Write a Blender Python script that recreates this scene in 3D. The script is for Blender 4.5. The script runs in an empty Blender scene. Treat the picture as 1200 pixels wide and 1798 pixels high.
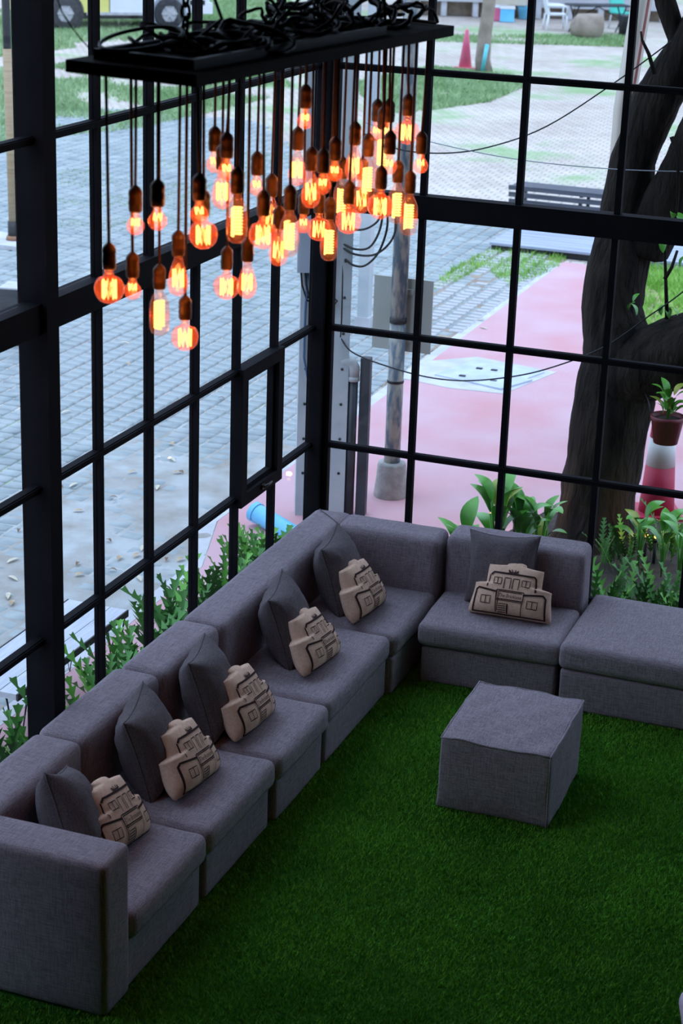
import bpy, bmesh, math, random
import numpy as np
from mathutils import Vector, Matrix, Euler, noise
rnd = random.Random(7)
sc = bpy.context.scene
col = sc.collection
PI = math.pi

# ------------------------------------------------------------------ camera
YAW, PITCH, ROLL, FPX = -0.35038, -0.33965, 0.034933, 3359.64
CAM = Vector((4.2486, -11.0334, 4.7750))
_fw = Vector((math.sin(YAW)*math.cos(PITCH), math.cos(YAW)*math.cos(PITCH), math.sin(PITCH)))
_r = Vector((math.cos(YAW), -math.sin(YAW), 0)); _u = _r.cross(_fw)
RT = _r*math.cos(ROLL) + _u*math.sin(ROLL); UP = -_r*math.sin(ROLL) + _u*math.cos(ROLL)
cd = bpy.data.cameras.new('camera'); cam = bpy.data.objects.new('camera', cd); col.objects.link(cam)
cam.matrix_world = Matrix.Translation(CAM) @ Matrix((RT, UP, -_fw)).transposed().to_4x4()
cd.sensor_fit = 'VERTICAL'; cd.sensor_height = 36.0; cd.lens = FPX*36/1798
cd.clip_start = .05; cd.clip_end = 300
cd.dof.use_dof = True; cd.dof.focus_distance = 10.6; cd.dof.aperture_fstop = 4.3
sc.camera = cam

# ------------------------------------------------------------------ sky, exposure
w = bpy.data.worlds.new('overcast_sky'); sc.world = w; w.use_nodes = True
bg = w.node_tree.nodes['Background']
bg.inputs[0].default_value = (0.70, 0.88, 1.22, 1); bg.inputs[1].default_value = 2.15
# standard overcast sky: three times brighter at the zenith than at the horizon
_wn, _wl = w.node_tree.nodes, w.node_tree.links
_tc = _wn.new('ShaderNodeTexCoord'); _sx = _wn.new('ShaderNodeSeparateXYZ'); _wl.new(_tc.outputs['Generated'], _sx.inputs[0])
_mr = _wn.new('ShaderNodeMapRange'); _mr.inputs[1].default_value = 0; _mr.inputs[2].default_value = 1; _mr.inputs[3].default_value = 1.0; _mr.inputs[4].default_value = 3.0
_wl.new(_sx.outputs['Z'], _mr.inputs[0]); _wl.new(_mr.outputs[0], bg.inputs[1])
SKY = 1.02
_mr.inputs[3].default_value = SKY; _mr.inputs[4].default_value = 3*SKY
sc.view_settings.view_transform = 'Standard'; sc.view_settings.look = 'None'
sc.view_settings.exposure = 0.0; sc.view_settings.gamma = 1.0; sc.view_settings.use_curve_mapping = False
sc.cycles.use_denoising = True
sc.cycles.max_bounces = 8; sc.cycles.transparent_max_bounces = 24
sc.cycles.sample_clamp_indirect = 3.0

# ------------------------------------------------------------------ helpers
def ray(px, py): return RT*((px-600)/FPX) - UP*((py-899)/FPX) + _fw
def hit(px, py, axis, val):
    d = ray(px, py); return CAM + d*((val-CAM[axis])/d[axis])
ZG = -0.10
def gnd(px, py, z=ZG): return hit(px, py, 2, z)
def proj(P):
    d = Vector(P)-CAM; k = d.dot(_fw); return 600+FPX*d.dot(RT)/k, 899-FPX*d.dot(UP)/k
MATS = {}
def mat(name, c1, c2=None, rough=.7, scale=8.0, bump=0.0, bscale=None, metal=0.0, spec=.4, detail=3, coord='Object', stretch=None, contrast=(.35, .65)):
    m = bpy.data.materials.new(name); m.use_nodes = True; nt = m.node_tree; N = nt.nodes; L = nt.links
    b = N['Principled BSDF']; b.inputs['Roughness'].default_value = rough; b.inputs['Metallic'].default_value = metal
    b.inputs['Specular IOR Level'].default_value = spec
    c2 = c2 or tuple(x*.8 for x in c1)
    tc = N.new('ShaderNodeTexCoord'); src = tc.outputs[coord]
    if coord == 'Position': pass
    if stretch:
        mp = N.new('ShaderNodeMapping'); mp.inputs['Scale'].default_value = stretch; L.new(src, mp.inputs[0]); src = mp.outputs[0]
    n = N.new('ShaderNodeTexNoise'); n.inputs['Scale'].default_value = scale; n.inputs['Detail'].default_value = detail
    L.new(src, n.inputs['Vector'])
    r = N.new('ShaderNodeValToRGB'); r.color_ramp.elements[0].position = contrast[0]; r.color_ramp.elements[1].position = contrast[1]
    r.color_ramp.elements[0].color = (*c1, 1); r.color_ramp.elements[1].color = (*c2, 1)
    L.new(n.outputs['Fac'], r.inputs[0]); L.new(r.outputs[0], b.inputs['Base Color'])
    if bump:
        n2 = N.new('ShaderNodeTexNoise'); n2.inputs['Scale'].default_value = bscale or scale*4; n2.inputs['Detail'].default_value = 4
        L.new(src, n2.inputs['Vector'])
        bp = N.new('ShaderNodeBump'); bp.inputs['Strength'].default_value = bump; bp.inputs['Distance'].default_value = .01
        L.new(n2.outputs['Fac'], bp.inputs['Height']); L.new(bp.outputs[0], b.inputs['Normal'])
    MATS[name] = m
    return m
def emis(name, c, s):
    m = bpy.data.materials.new(name); m.use_nodes = True; nt = m.node_tree; nt.nodes.remove(nt.nodes['Principled BSDF'])
    e = nt.nodes.new('ShaderNodeEmission'); e.inputs[0].default_value = (*c, 1); e.inputs[1].default_value = s
    nt.links.new(e.outputs[0], nt.nodes['Material Output'].inputs[0]); return m
def thin_glass(name, tint, refl, rough=.0, haze=0.0, hazec=(1, 1, 1)):
    m = bpy.data.materials.new(name); m.use_nodes = True; nt = m.node_tree; N = nt.nodes; L = nt.links; N.remove(N['Principled BSDF'])
    t = N.new('ShaderNodeBsdfTransparent'); t.inputs[0].default_value = (*tint, 1)
    g = N.new('ShaderNodeBsdfGlossy'); g.inputs['Roughness'].default_value = rough
    lw = N.new('ShaderNodeLayerWeight'); lw.inputs[0].default_value = .5
    pw = N.new('ShaderNodeMath'); pw.operation = 'POWER'; L.new(lw.outputs['Facing'], pw.inputs[0]); pw.inputs[1].default_value = 4.5
    ma = N.new('ShaderNodeMath'); ma.operation = 'MULTIPLY_ADD'; L.new(pw.outputs[0], ma.inputs[0]); ma.inputs[1].default_value = refl*2.2; ma.inputs[2].default_value = refl*.2
    mx = N.new('ShaderNodeMixShader'); L.new(ma.outputs[0], mx.inputs[0]); L.new(t.outputs[0], mx.inputs[1]); L.new(g.outputs[0], mx.inputs[2])
    out = mx
    if haze:
        tr = N.new('ShaderNodeBsdfTranslucent'); tr.inputs[0].default_value = (*hazec, 1)
        m2 = N.new('ShaderNodeMixShader'); m2.inputs[0].default_value = haze
        L.new(mx.outputs[0], m2.inputs[1]); L.new(tr.outputs[0], m2.inputs[2]); out = m2
    L.new(out.outputs[0], N['Material Output'].inputs[0]); return m

class MB:
    """collects shapes; build() links them as ONE mesh object"""
    def __init__(s): s.v = []; s.f = []; s.sm = []
    def add(s, vs, fs, smooth=False):
        o = len(s.v); s.v += [tuple(v) for v in vs]; s.f += [tuple(i+o for i in f) for f in fs]; s.sm += [smooth]*len(fs); return s
    def box(s, lo, hi, M=None):
        x0, y0, z0 = lo; x1, y1, z1 = hi
        vs = [(x0,y0,z0),(x1,y0,z0),(x1,y1,z0),(x0,y1,z0),(x0,y0,z1),(x1,y0,z1),(x1,y1,z1),(x0,y1,z1)]
        if M: vs = [M @ Vector(v) for v in vs]
        return s.add(vs, [(0,3,2,1),(4,5,6,7),(0,1,5,4),(1,2,6,5),(2,3,7,6),(3,0,4,7)])
    def tube(s, pts, rad, n=8, closed=False, cap=True):
        pts = [Vector(p) for p in pts]; k = len(pts); rad = rad if isinstance(rad, (list, tuple)) else [rad]*k
        vs = []; prev = None
        for i, p in enumerate(pts):
            a = pts[(i-1) % k] if (closed or i > 0) else p; b = pts[(i+1) % k] if (closed or i < k-1) else p
            t = (b-a); t = t.normalized() if t.length > 1e-9 else Vector((0, 0, 1))
            if prev is None:
                ref = Vector((0, 0, 1)) if abs(t.z) < .9 else Vector((1, 0, 0)); e = t.cross(ref).normalized()
            else:
                e = prev - t*prev.dot(t); e = e.normalized() if e.length > 1e-6 else t.orthogonal().normalized()
            prev = e; g = t.cross(e)
            for j in range(n):
                an = 2*PI*j/n; vs.append(p + (e*math.cos(an)+g*math.sin(an))*rad[i])
        fs = []
        for i in range(k if closed else k-1):
            for j in range(n):
                a = i*n+j; b = i*n+(j+1) % n; c = ((i+1) % k)*n+(j+1) % n; d = ((i+1) % k)*n+j; fs.append((a, b, c, d))
        if cap and not closed:
            fs.append(tuple(range(n-1, -1, -1))); fs.append(tuple((k-1)*n+j for j in range(n)))
        return s.add(vs, fs, True)
    def lathe(s, prof, n=16, M=None, cap=True):
        vs = []; fs = []
        for (r, z) in prof:
            for j in range(n): vs.append(Vector((r*math.cos(2*PI*j/n), r*math.sin(2*PI*j/n), z)))
        for i in range(len(prof)-1):
            for j in range(n): fs.append((i*n+j, i*n+(j+1) % n, (i+1)*n+(j+1) % n, (i+1)*n+j))
        if cap:
            if prof[0][0] > 1e-4: fs.append(tuple(range(n-1, -1, -1)))
            if prof[-1][0] > 1e-4: fs.append(tuple((len(prof)-1)*n+j for j in range(n)))
        if M: vs = [M @ v for v in vs]
        return s.add(vs, fs, True)
    def mesh(s, name):
        me = bpy.data.meshes.new(name); me.from_pydata([tuple(v) for v in s.v], [], s.f)
        me.polygons.foreach_set('use_smooth', s.sm); me.update(); return me
    def build(s, name, m, parent=None, loc=None, rot=None):
        return put(name, s.mesh(name), m, parent, loc, rot)
def put(name, me, m, parent=None, loc=None, rot=None):
    o = bpy.data.objects.new(name, me); col.objects.link(o)
    if m and not me.materials: me.materials.append(m)
    if loc is not None: o.location = loc
    if rot is not None: o.rotation_euler = rot
    if parent: o.parent = parent
    return o
def tag(o, label=None, cat=None, group=None, kind=None):
    if label: o['label'] = label
    if cat: o['category'] = cat
    if group: o['group'] = group
    if kind: o['kind'] = kind
    return o
def empty(name, loc=(0, 0, 0), rz=0, label=None, cat=None, group=None, kind=None):
    o = bpy.data.objects.new(name, None); col.objects.link(o); o.location = loc; o.rotation_euler = (0, 0, rz)
    o.empty_display_size = .1
    return tag(o, label, cat, group, kind)
def nz(v, s=1.0): return noise.noise(Vector(v)*s)
def rbox(hx, hy, hz, r, crown=0.0, wob=0.0, n=10, seed=0, sag=None):
    """soft upholstered block centred at origin (half sizes), rounded by r"""
    def ax(h):
        inner = [-(h-r) + 2*(h-r)*i/n for i in range(n+1)]
        e = [r*(1-math.cos(t*PI/6)) for t in (0, 1, 2)]
        return [-h+x for x in e] + inner + [h-x for x in reversed(e)]
    A = [ax(hx), ax(hy), ax(hz)]; H = (hx, hy, hz); vs = []; fs = []; idx = {}
    def vid(p):
        k = tuple(round(c, 6) for c in p)
        if k in idx: return idx[k]
        q = [max(-(H[i]-r), min(H[i]-r, p[i])) for i in range(3)]; d = Vector([p[i]-q[i] for i in range(3)])
        o = Vector(q)
        if d.length > 1e-9: o = o + d.normalized()*r
        fx = 1-(p[0]/hx)**2; fy = 1-(p[1]/hy)**2; fz = 1-(p[2]/hz)**2
        if crown:
            if p[2] > hz*.5: o.z += crown*fx*fy
            o.x += math.copysign(1, p[0])*crown*.5*fy*fz*(abs(p[0])/hx)**3
            o.y += math.copysign(1, p[1])*crown*.5*fx*fz*(abs(p[1])/hy)**3
        if wob:
            o += Vector((nz(o+Vector((seed, 0, 0)), 6), nz(o+Vector((0, seed, 7)), 6), nz(o+Vector((3, 0, seed)), 6)))*wob
        if sag: o = sag(o)
        idx[k] = len(vs); vs.append(o); return idx[k]
    for a in range(3):
        b, c = (a+1) % 3, (a+2) % 3
        for sgn in (-1, 1):
            for i in range(len(A[b])-1):
                for j in range(len(A[c])-1):
                    q = []
                    for (di, dj) in ((0, 0), (1, 0), (1, 1), (0, 1)):
                        p = [0, 0, 0]; p[a] = sgn*H[a]; p[b] = A[b][i+di]; p[c] = A[c][j+dj]; q.append(vid(p))
                    if sgn < 0: q.reverse()
                    if len(set(q)) == 4: fs.append(q)
    m = MB(); m.add(vs, fs, True); return m

# ------------------------------------------------------------------ materials
def fabric(name, c1, c2, c3, weave=260.):
    m = mat(name, c1, c2, rough=.95, scale=weave, spec=.12, detail=2, contrast=(.3, .7)); nt = m.node_tree; N = nt.nodes; L = nt.links
    b = N['Principled BSDF']; ramp = [x for x in N if x.type == 'VALTORGB'][0]; tc = [x for x in N if x.type == 'TEX_COORD'][0]
    # crossed slubs of the weave
    mul = None
    for st in ((30, 420, 420), (420, 420, 30), (420, 30, 420)):
        mp = N.new('ShaderNodeMapping'); mp.inputs['Scale'].default_value = st; L.new(tc.outputs['Object'], mp.inputs[0])
        n = N.new('ShaderNodeTexNoise'); n.inputs['Scale'].default_value = .55; n.inputs['Detail'].default_value = 1; L.new(mp.outputs[0], n.inputs['Vector'])
        if mul is None: mul = n.outputs['Fac']
        else:
            mm = N.new('ShaderNodeMath'); mm.operation = 'ADD'; L.new(mul, mm.inputs[0]); L.new(n.outputs['Fac'], mm.inputs[1]); mul = mm.outputs[0]
    mr = N.new('ShaderNodeMapRange'); mr.inputs[1].default_value = 1.15; mr.inputs[2].default_value = 1.85; L.new(mul, mr.inputs[0])
    mx = N.new('ShaderNodeMix'); mx.data_type = 'RGBA'; L.new(mr.outputs[0], mx.inputs[0]); L.new(ramp.outputs[0], mx.inputs[6]); mx.inputs[7].default_value = (*c3, 1)
    L.new(mx.outputs[2], b.inputs['Base Color'])
    bp = N.new('ShaderNodeBump'); bp.inputs['Strength'].default_value = .25; bp.inputs['Distance'].default_value = .004; L.new(mul, bp.inputs['Height']); L.new(bp.outputs[0], b.inputs['Normal'])
    b.inputs['Sheen Weight'].default_value = .03; b.inputs['Sheen Roughness'].default_value = .5
    return m
M_sofa = fabric('heather_grey_upholstery', (.135, .110, .128), (.225, .190, .212), (.35, .30, .33))
M_pillow = fabric('dark_grey_linen', (.062, .051, .056), (.100, .083, .088), (.145, .122, .128))
M_canvas = mat('natural_canvas', (.66, .43, .31), (.74, .51, .38), rough=.9, scale=60, bump=.15, bscale=350, spec=.1)
M_ink = mat('dark_brown_print', (.035, .018, .018), (.05, .03, .028), rough=.9, scale=80, spec=.1)
M_steel = mat('black_painted_steel', (.006, .006, .008), (.010, .009, .011), rough=.7, scale=5, bump=.05, spec=.06)
M_glass = thin_glass('window_glass', (.95, .965, .97), .06)
M_turf = mat('turf_backing', (.012, .06, .006), (.02, .09, .010), rough=.95, scale=3, spec=.05)
M_wall = mat('dim_plaster', (.022, .020, .019), (.03, .028, .027), rough=.9, scale=3, bump=.1)
M_ceil = mat('ceiling_board', (.022, .020, .019), (.03, .028, .027), rough=.9, scale=3)
M_floor = M_turf
M_board = mat('dark_wood_board', (.016, .009, .007), (.030, .016, .011), rough=.75, scale=4, stretch=(1, 12, 12), bump=.2, spec=.12)
M_cord = mat('brown_twisted_cord', (.028, .014, .010), (.05, .022, .014), rough=.8, scale=90)
M_socket = mat('aged_copper_socket', (.125, .050, .022), (.08, .05, .024), rough=.45, scale=40, metal=.4, bump=.2)
M_bulb = thin_glass('amber_halo_bulb_glass', (1.0, .90, .84), .16, haze=.10, hazec=(1.0, .24, .09))  # amber glass; its red haze colour also imitates the glow around the bulbs
M_fil = emis('glowing_filament', (1.0, .66, .17), 3.2)
M_cable = mat('black_cable', (.012, .012, .014), (.02, .02, .022), rough=.5, scale=20)

# ------------------------------------------------------------------ room shell
ZT = [3.468, 1.847, 1.076]          # thin transoms
ZBEAM = 2.667
DY, Y2 = .5665, -2.9584
CEIL = 5.95
WX, WY = 7.6, -13.2                 # far sides of the room, behind the camera
fl = MB().box((0, WY, -.12), (WX, 0, 0)).build('floor', M_turf); tag(fl, 'dark green artificial turf floor of the lounge', kind='structure')
tag(MB().box((-.1, WY, CEIL), (WX+.1, .1, CEIL+.2)).build('ceiling', M_ceil), 'dim ceiling over the lounge', kind='structure')
tag(MB().box((WX, WY, -.12), (WX+.15, .1, CEIL)).build('wall_right', M_wall), 'plain plaster wall out of sight to the right', kind='structure')
tag(MB().box((-.1, WY-.15, -.12), (WX, WY, CEIL)).build('wall_back', M_wall), 'plain plaster wall behind the camera', kind='structure')
LG = -5.5
tag(MB().box((-.1, WY, -.12), (.06, LG, CEIL)).build('wall_left', M_wall), 'plain plaster wall beyond the left glazing, out of frame', kind='structure')

def bar(name, lo, hi, parent):
    # a hollow-section bar with a slim glazing bead
    return MB().box(lo, hi).build(name, M_steel, parent)
def glazed(name, label, axis, marks, extent, sign, skip=()):
    """axis 0: wall in the plane x=0 running along y; axis 1: wall in the plane y=0 running along x"""
    root = empty(name, (0, 0, 0), label=label, kind='structure')
    def B(nm, a0, a1, z0, z1, d0, d1, par=root, m=M_steel):
        lo, hi = ((d0, a0, z0), (d1, a1, z1)) if axis == 0 else ((a0, d0, z0), (a1, d1, z1))
        return MB().box(lo, hi).build(nm, m, par)
    h = .019
    a_lo, a_hi = extent
    for a in marks:
        B('mullion', a-h, a+h, .02, CEIL, -.022, .022)
    zs = [.30, 1.076, 1.847, 3.468, 4.27, 5.07]
    for z in zs:
        t = B('transom', a_lo, a_hi, z-h, z+h, -.021, .021)
        B('glazing_bead', a_lo, a_hi, z+h*.2, z+h*.75, .021 if axis == 0 else -.03, .03 if axis == 0 else -.021, t)
    B('beam', a_lo, a_hi, ZBEAM-.07, ZBEAM+.07, -.05, .05)
    B('sill', a_lo, a_hi, -.1, .03, -.05, .05); B('head_rail', a_lo, a_hi, CEIL-.1, CEIL, -.05, .05)
    lv = [.03, .30, 1.076, 1.847, ZBEAM-.07, ZBEAM+.07, 3.468, 4.27, 5.07, CEIL-.1]
    cuts = sorted(marks); cuts = [a_lo]+[c for c in cuts if a_lo < c < a_hi]+[a_hi]
    for i in range(len(cuts)-1):
        for j in range(len(lv)-1):
            if j == 4: continue
            if (i, j) in skip: continue
            B('pane', cuts[i]+h, cuts[i+1]-h, lv[j]+.01, lv[j+1]-.01, -.003, .003, m=M_glass)
    return root, B
L_POST = Y2-DY
lm = [Y2+DY*i for i in range(5)] + [L_POST-DY*i for i in range(1, 10)]
cas_lo, cas_hi = Y2+DY*3, Y2+DY*4
cutsL = sorted(lm); iC = [i for i, c in enumerate([LG]+[c for c in cutsL if LG < c < -.08]) if abs(c-cas_lo) < 1e-4][0]
win1, B1 = glazed('window_1', 'tall black steel-framed glazed wall along the left side', 0, lm, (LG, -.08), 1, skip=((iC, 2),))
B1('post', L_POST-.055, L_POST+.055, -.1, CEIL, -.075, .075)
win2, B2 = glazed('window_2', 'tall black steel-framed glazed wall at the far end', 1, [.676+.6*i for i in range(8)], (.08, 5.48), -1)
B2('corner_post', -.02, .075, -.1, CEIL, -.085, .06)
B2('corner_stud', .075, .115, -.1, CEIL, -.02, .03)
tag(MB().box((5.48, -.06, -.12), (WX, .1, CEIL)).build('wall_far', M_wall), 'plain plaster wall beyond the far glazing, out of frame', kind='structure')
# top-hung opening light in the left glazing
cas = empty('window_3', (0, 0, 0), label='small black opening casement light in the left glazing, near the corner', kind='structure')
y0, y1, z0, z1 = cas_lo+.0, cas_hi-.0, 1.03, 1.87
fr = MB()
for (a, b, c, d) in ((y0-.03, y0+.05, z0, z1), (y1-.05, y1+.03, z0, z1), (y0+.05, y1-.05, z0, z0+.075), (y0+.05, y1-.05, z1-.075, z1)):
    fr.box((.022, a, c), (.06, b, d))
fr.build('casement_frame', M_steel, cas)
sf = MB()
for (a, b, c, d) in ((y0+.05, y0+.075, z0+.075, z1-.075), (y1-.075, y1-.05, z0+.075, z1-.075), (y0+.075, y1-.075, z0+.075, z0+.1), (y0+.075, y1-.075, z1-.1, z1-.075)):
    sf.box((-.01, a, c), (.03, b, d))
sash = sf.build('sash', M_steel, cas)
MB().box((.0, y0+.07, z0+.095), (.006, y1-.07, z1-.095)).build('pane', M_glass, cas)
ym = (y0+y1)/2
MB().box((.06, ym-.02, z0+.03), (.072, ym+.02, z0+.06)).tube([(.075, ym-.005, z0+.045), (.088, ym+.03, z0+.052), (.09, ym+.075, z0+.058)], .008, 6).build('handle', mat('handle_metal', (.06, .06, .065), rough=.3, metal=.6), cas)

# ------------------------------------------------------------------ turf pile (uncountable blades)
def fast_mesh(name, V, F, k):
    me = bpy.data.meshes.new(name); nv, nf = len(V), len(F)
    me.vertices.add(nv); me.vertices.foreach_set('co', np.asarray(V, np.float32).ravel())
    me.loops.add(nf*k); me.loops.foreach_set('vertex_index', np.asarray(F, np.int32).ravel())
    me.polygons.add(nf); me.polygons.foreach_set('loop_start', np.arange(0, nf*k, k, dtype=np.int32))
    me.update(calc_edges=True); me.validate(); return me
def blades(name, P, hgt, wid, lean, seed):
    R = np.random.RandomState(seed); n = len(P); an = R.rand(n)*2*PI; h = hgt*(.6+.8*R.rand(n)); wd = wid*(.7+.6*R.rand(n))
    la = R.rand(n)*2*PI; ll = h*lean*R.rand(n)
    dx, dy = np.cos(an)*wd/2, np.sin(an)*wd/2
    A = P.copy(); A[:, 0] -= dx; A[:, 1] -= dy; Bv = P.copy(); Bv[:, 0] += dx; Bv[:, 1] += dy
    T = P.copy(); T[:, 0] += np.cos(la)*ll; T[:, 1] += np.sin(la)*ll; T[:, 2] += h
    V = np.stack([A, Bv, T], 1).reshape(-1, 3); F = np.arange(3*n).reshape(-1, 3)
    return fast_mesh(name, V, F, 3)
R_ = np.random.RandomState(3); nb = 330000
P = np.zeros((nb, 3)); P[:, 0] = .85+R_.rand(nb)*2.65; P[:, 1] = -5.6+R_.rand(nb)*5.1
_near = P[:, 1] < -4.85; P[_near, 0] = .05+(P[_near, 0]-.85)*1.28
M_blade = mat('turf_fibre', (.075, .265, .018), (.16, .46, .045), rough=.75, scale=2.2, spec=.1, detail=5, contrast=(.25, .75))
tp = put('turf_pile', blades('turf_pile', P, .016, .0045, 1.1, 4), M_blade); tag(tp, 'dark green artificial turf fibres covering the lounge floor', 'turf', kind='stuff')

# ------------------------------------------------------------------ modular sofa
def block(name, x0, x1, y0, y1, z0, z1, r, parent, crown=.0, wob=.003, m=M_sofa, seed=1, n=10):
    c = Vector(((x0+x1)/2, (y0+y1)/2, (z0+z1)/2))
    return rbox((x1-x0)/2, (y1-y0)/2, (z1-z0)/2, r, crown, wob, n, seed).build(name, m, parent, c)
HS, HB, ZC = .385, .73, .235      # seat height, back height, top of base
XB, XF, TB = .10, 1.00, .265
def unit(name, label, y0, y1, seed, arm=0.0, x_off=0.0):
    """a one-seat unit on the left run; the front faces +x. Local origin at back/near corner"""
    root = empty(name, (XB+x_off, y0, 0), label=label, cat='sofa', group='grey modular sofa units')
    Wd = y1-y0; D = XF-XB; a = arm
    block('base', .01, D-.02, .03, Wd-.03, .002, ZC, .02, root, 0, .002, seed=seed)
    block('seat_cushion', TB-.03, D+.012, a+.004, Wd-.004, ZC+.002, HS, .045, root, .012, .003, seed=seed+1)
    block('backrest', 0, TB, a*.2+.004, Wd-.004, .01, HB, .048, root, .006, .004, seed=seed+2)
    if arm: block('armrest', .0, D, 0, a, .002, HB+.004, .03, root, .004, .003, seed=seed+3)
    return root
YA = [-4.84, -3.815, -2.985, -2.275, -1.25]
u1 = unit('sofa_unit', 'grey sofa unit with an armrest at the near end of the row', YA[0], YA[1], 3, arm=.235)
u2 = unit('sofa_unit', 'armless grey sofa unit beside the unit with the armrest', YA[1], YA[2], 11)
u3 = unit('sofa_unit', 'armless grey sofa unit adjoining the long corner unit', YA[2], YA[3], 23, x_off=.015)
# corner unit : long back on the left, two seats, return back along the far wall
cr = empty('corner_sofa', (XB+.03, YA[3], 0), label='long grey corner sofa unit with two seats and an L-shaped back', cat='sofa', group='grey modular sofa units')
YC = -.25; LY = YC-YA[3]; DX = 1.045-(XB+.03)
y4 = YA[4]-YA[3]
block('base', .01, .86, .03, y4-.01, .002, ZC, .02, cr, 0, .002, seed=31)
block('base', .01, DX-.02, y4, LY-.01, .002, ZC, .02, cr, 0, .002, seed=33)
block('seat_cushion', TB-.03, .885, .004, y4-.003, ZC+.002, HS, .045, cr, .012, .003, seed=35)
block('seat_cushion', TB-.03, DX-.004, y4+.003, LY-TB+.03, ZC+.002, HS-.004, .045, cr, .012, .003, seed=37)
block('backrest', 0, TB, .004, LY, .01, HB, .048, cr, .006, .004, seed=39, n=16)
bk2 = block('backrest', TB-.035, DX-.004, LY-TB, LY-.001, .01, HB-.001, .048, cr, .006, .004, seed=41, n=14)
MB().tube([(.045, LY-.045, HB+.0015), (TB*.5, LY-TB*.5, HB+.0035), (TB, LY-TB, HB+.001)], .0035, 6).build('seam', M_pillow, cr)
# unit on the far wall, front faces -y
RX0, RX1 = 1.045, 1.925
ru = empty('sofa_unit', (RX0, -.165, 0), .045, 'armless grey sofa unit against the far glazing, right of the corner', 'sofa', 'grey modular sofa units')
Wd = RX1-RX0; D = .845
block('base', .03, Wd-.03, -D+.02, -.01, .002, ZC, .02, ru, 0, .002, seed=51)
block('seat_cushion', .006, Wd-.006, -D-.012, -TB+.03, ZC+.002, HS, .045, ru, .012, .003, seed=53)
block('backrest', .006, Wd-.004, -TB, 0, .01, HB+.01, .045, ru, .006, .004, seed=55)
# ottoman section without back
ot = empty('ottoman', (1.955, -.13, 0), .0, 'wide grey backless ottoman section at the right end of the row', 'ottoman')
block('base', .015, .86, -.88, -.02, .002, ZC+.015, .02, ot, 0, .002, seed=61)
block('seat_cushion', .0, .88, -.895, -.0, ZC+.017, .412, .042, ot, .010, .003, seed=63)
# pouf with a loose slip cover
pf = empty('pouf', (1.995, -2.11, 0), .0, 'loose-covered grey cube pouf standing alone on the turf', 'pouf')
PH = (.297, .340, .212)
def pouf_sag(o):
    t = (o.z+PH[2])/(2*PH[2])            # 0 floor .. 1 top
    k = 1 + .035*(1-t)**2*math.sin(o.x*9+o.y*7)*.6
    o.x *= k*(1-.012*t); o.y *= k
    o.z += .03*t*(o.y/PH[1]*.5) + .005*math.sin(o.x*16+o.y*5)*t+.0025*math.sin(o.x*33-o.y*21)*t
    # loose folds running down the sides
    if abs(o.x) > PH[0]*.9 or abs(o.y) > PH[1]*.9:
        f = .005*nz((o.x*6, o.y*6, o.z*1.5), 3); o.x += math.copysign(f, o.x); o.y += math.copysign(f, o.y)
    return o
def dense_rbox(h, r, **k): return rbox(*h, r, n=18, **k)
dense_rbox(PH, .018, crown=.010, wob=.004, seed=71, sag=pouf_sag).build('slip_cover', M_sofa, pf, (0, 0, PH[2]+.002))
pts = []
hx, hy = PH[0]+.001, PH[1]+.001
for (sx, sy, ex, ey) in ((-1, -1, 1, -1), (1, -1, 1, 1), (1, 1, -1, 1), (-1, 1, -1, -1)):
    for i in range(14):
        t = i/14; x = (sx+(ex-sx)*t)*(hx-.004); y = (sy+(ey-sy)*t)*(hy-.004)
        o = pouf_sag(Vector((x, y, PH[2]-.004+.004*nz((x*9, y*9, 2)))))
        pts.append((o.x, o.y, o.z+PH[2]))
MB().tube(pts, .0065, 6, closed=True).build('piping', M_sofa, pf)
ptsv = [pouf_sag(Vector((PH[0]-.004, -PH[1]+.004, z))) for z in [PH[2]*(1-i/8)-PH[2]*(i/8) for i in range(9)]]
MB().tube([(p.x, p.y, p.z+PH[2]) for p in ptsv], .006, 6).build('corner_seam', M_sofa, pf)

# ------------------------------------------------------------------ cushions
def pillow_mesh(seed, S=.225, T=.118, n=26):
    m = MB(); vs = []; fs = []
    def surf(u, v, side):
        x = u*S*(1-.12*(1-v*v)*abs(u)**2); z = v*S*(1-.12*(1-u*u)*abs(v)**2)
        th = T*(max(0, (1-u*u))*max(0, (1-v*v)))**.5*(1+.35*(1-(1-u*u)*(1-v*v)))
        sagf = .18*T*(1-v)*(1-u*u)*(1-v*v)
        y = side*(th+sagf*.5) if th > 0 else 0
        e = max(abs(u), abs(v))
        y += side*.010*nz((u*2.2+seed, v*2.2, side*3.1))*(1-e**6)
        y += side*.009*math.sin(17*math.atan2(v, u)+seed+3*nz((u*3, v*3, seed)))*e**4*(1-e**8)+side*.008*nz((u*6+seed, v*3, side))*(1-e**8)
        return (x, y, z)
    idx = {}
    for side in (1, -1):
        for i in range(n+1):
            for j in range(n+1):
                u = math.sin((i/n-.5)*PI); v = math.sin((j/n-.5)*PI)
                if side < 0 and (i in (0, n) or j in (0, n)): idx[(side, i, j)] = idx[(1, i, j)]; continue
                idx[(side, i, j)] = len(vs); vs.append(surf(u, v, side))
        for i in range(n):
            for j in range(n):
                q = [idx[(side, i, j)], idx[(side, i+1, j)], idx[(side, i+1, j+1)], idx[(side, i, j+1)]]
                fs.append(q if side < 0 else q[::-1])
    m.add(vs, fs, True); return m
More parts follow.
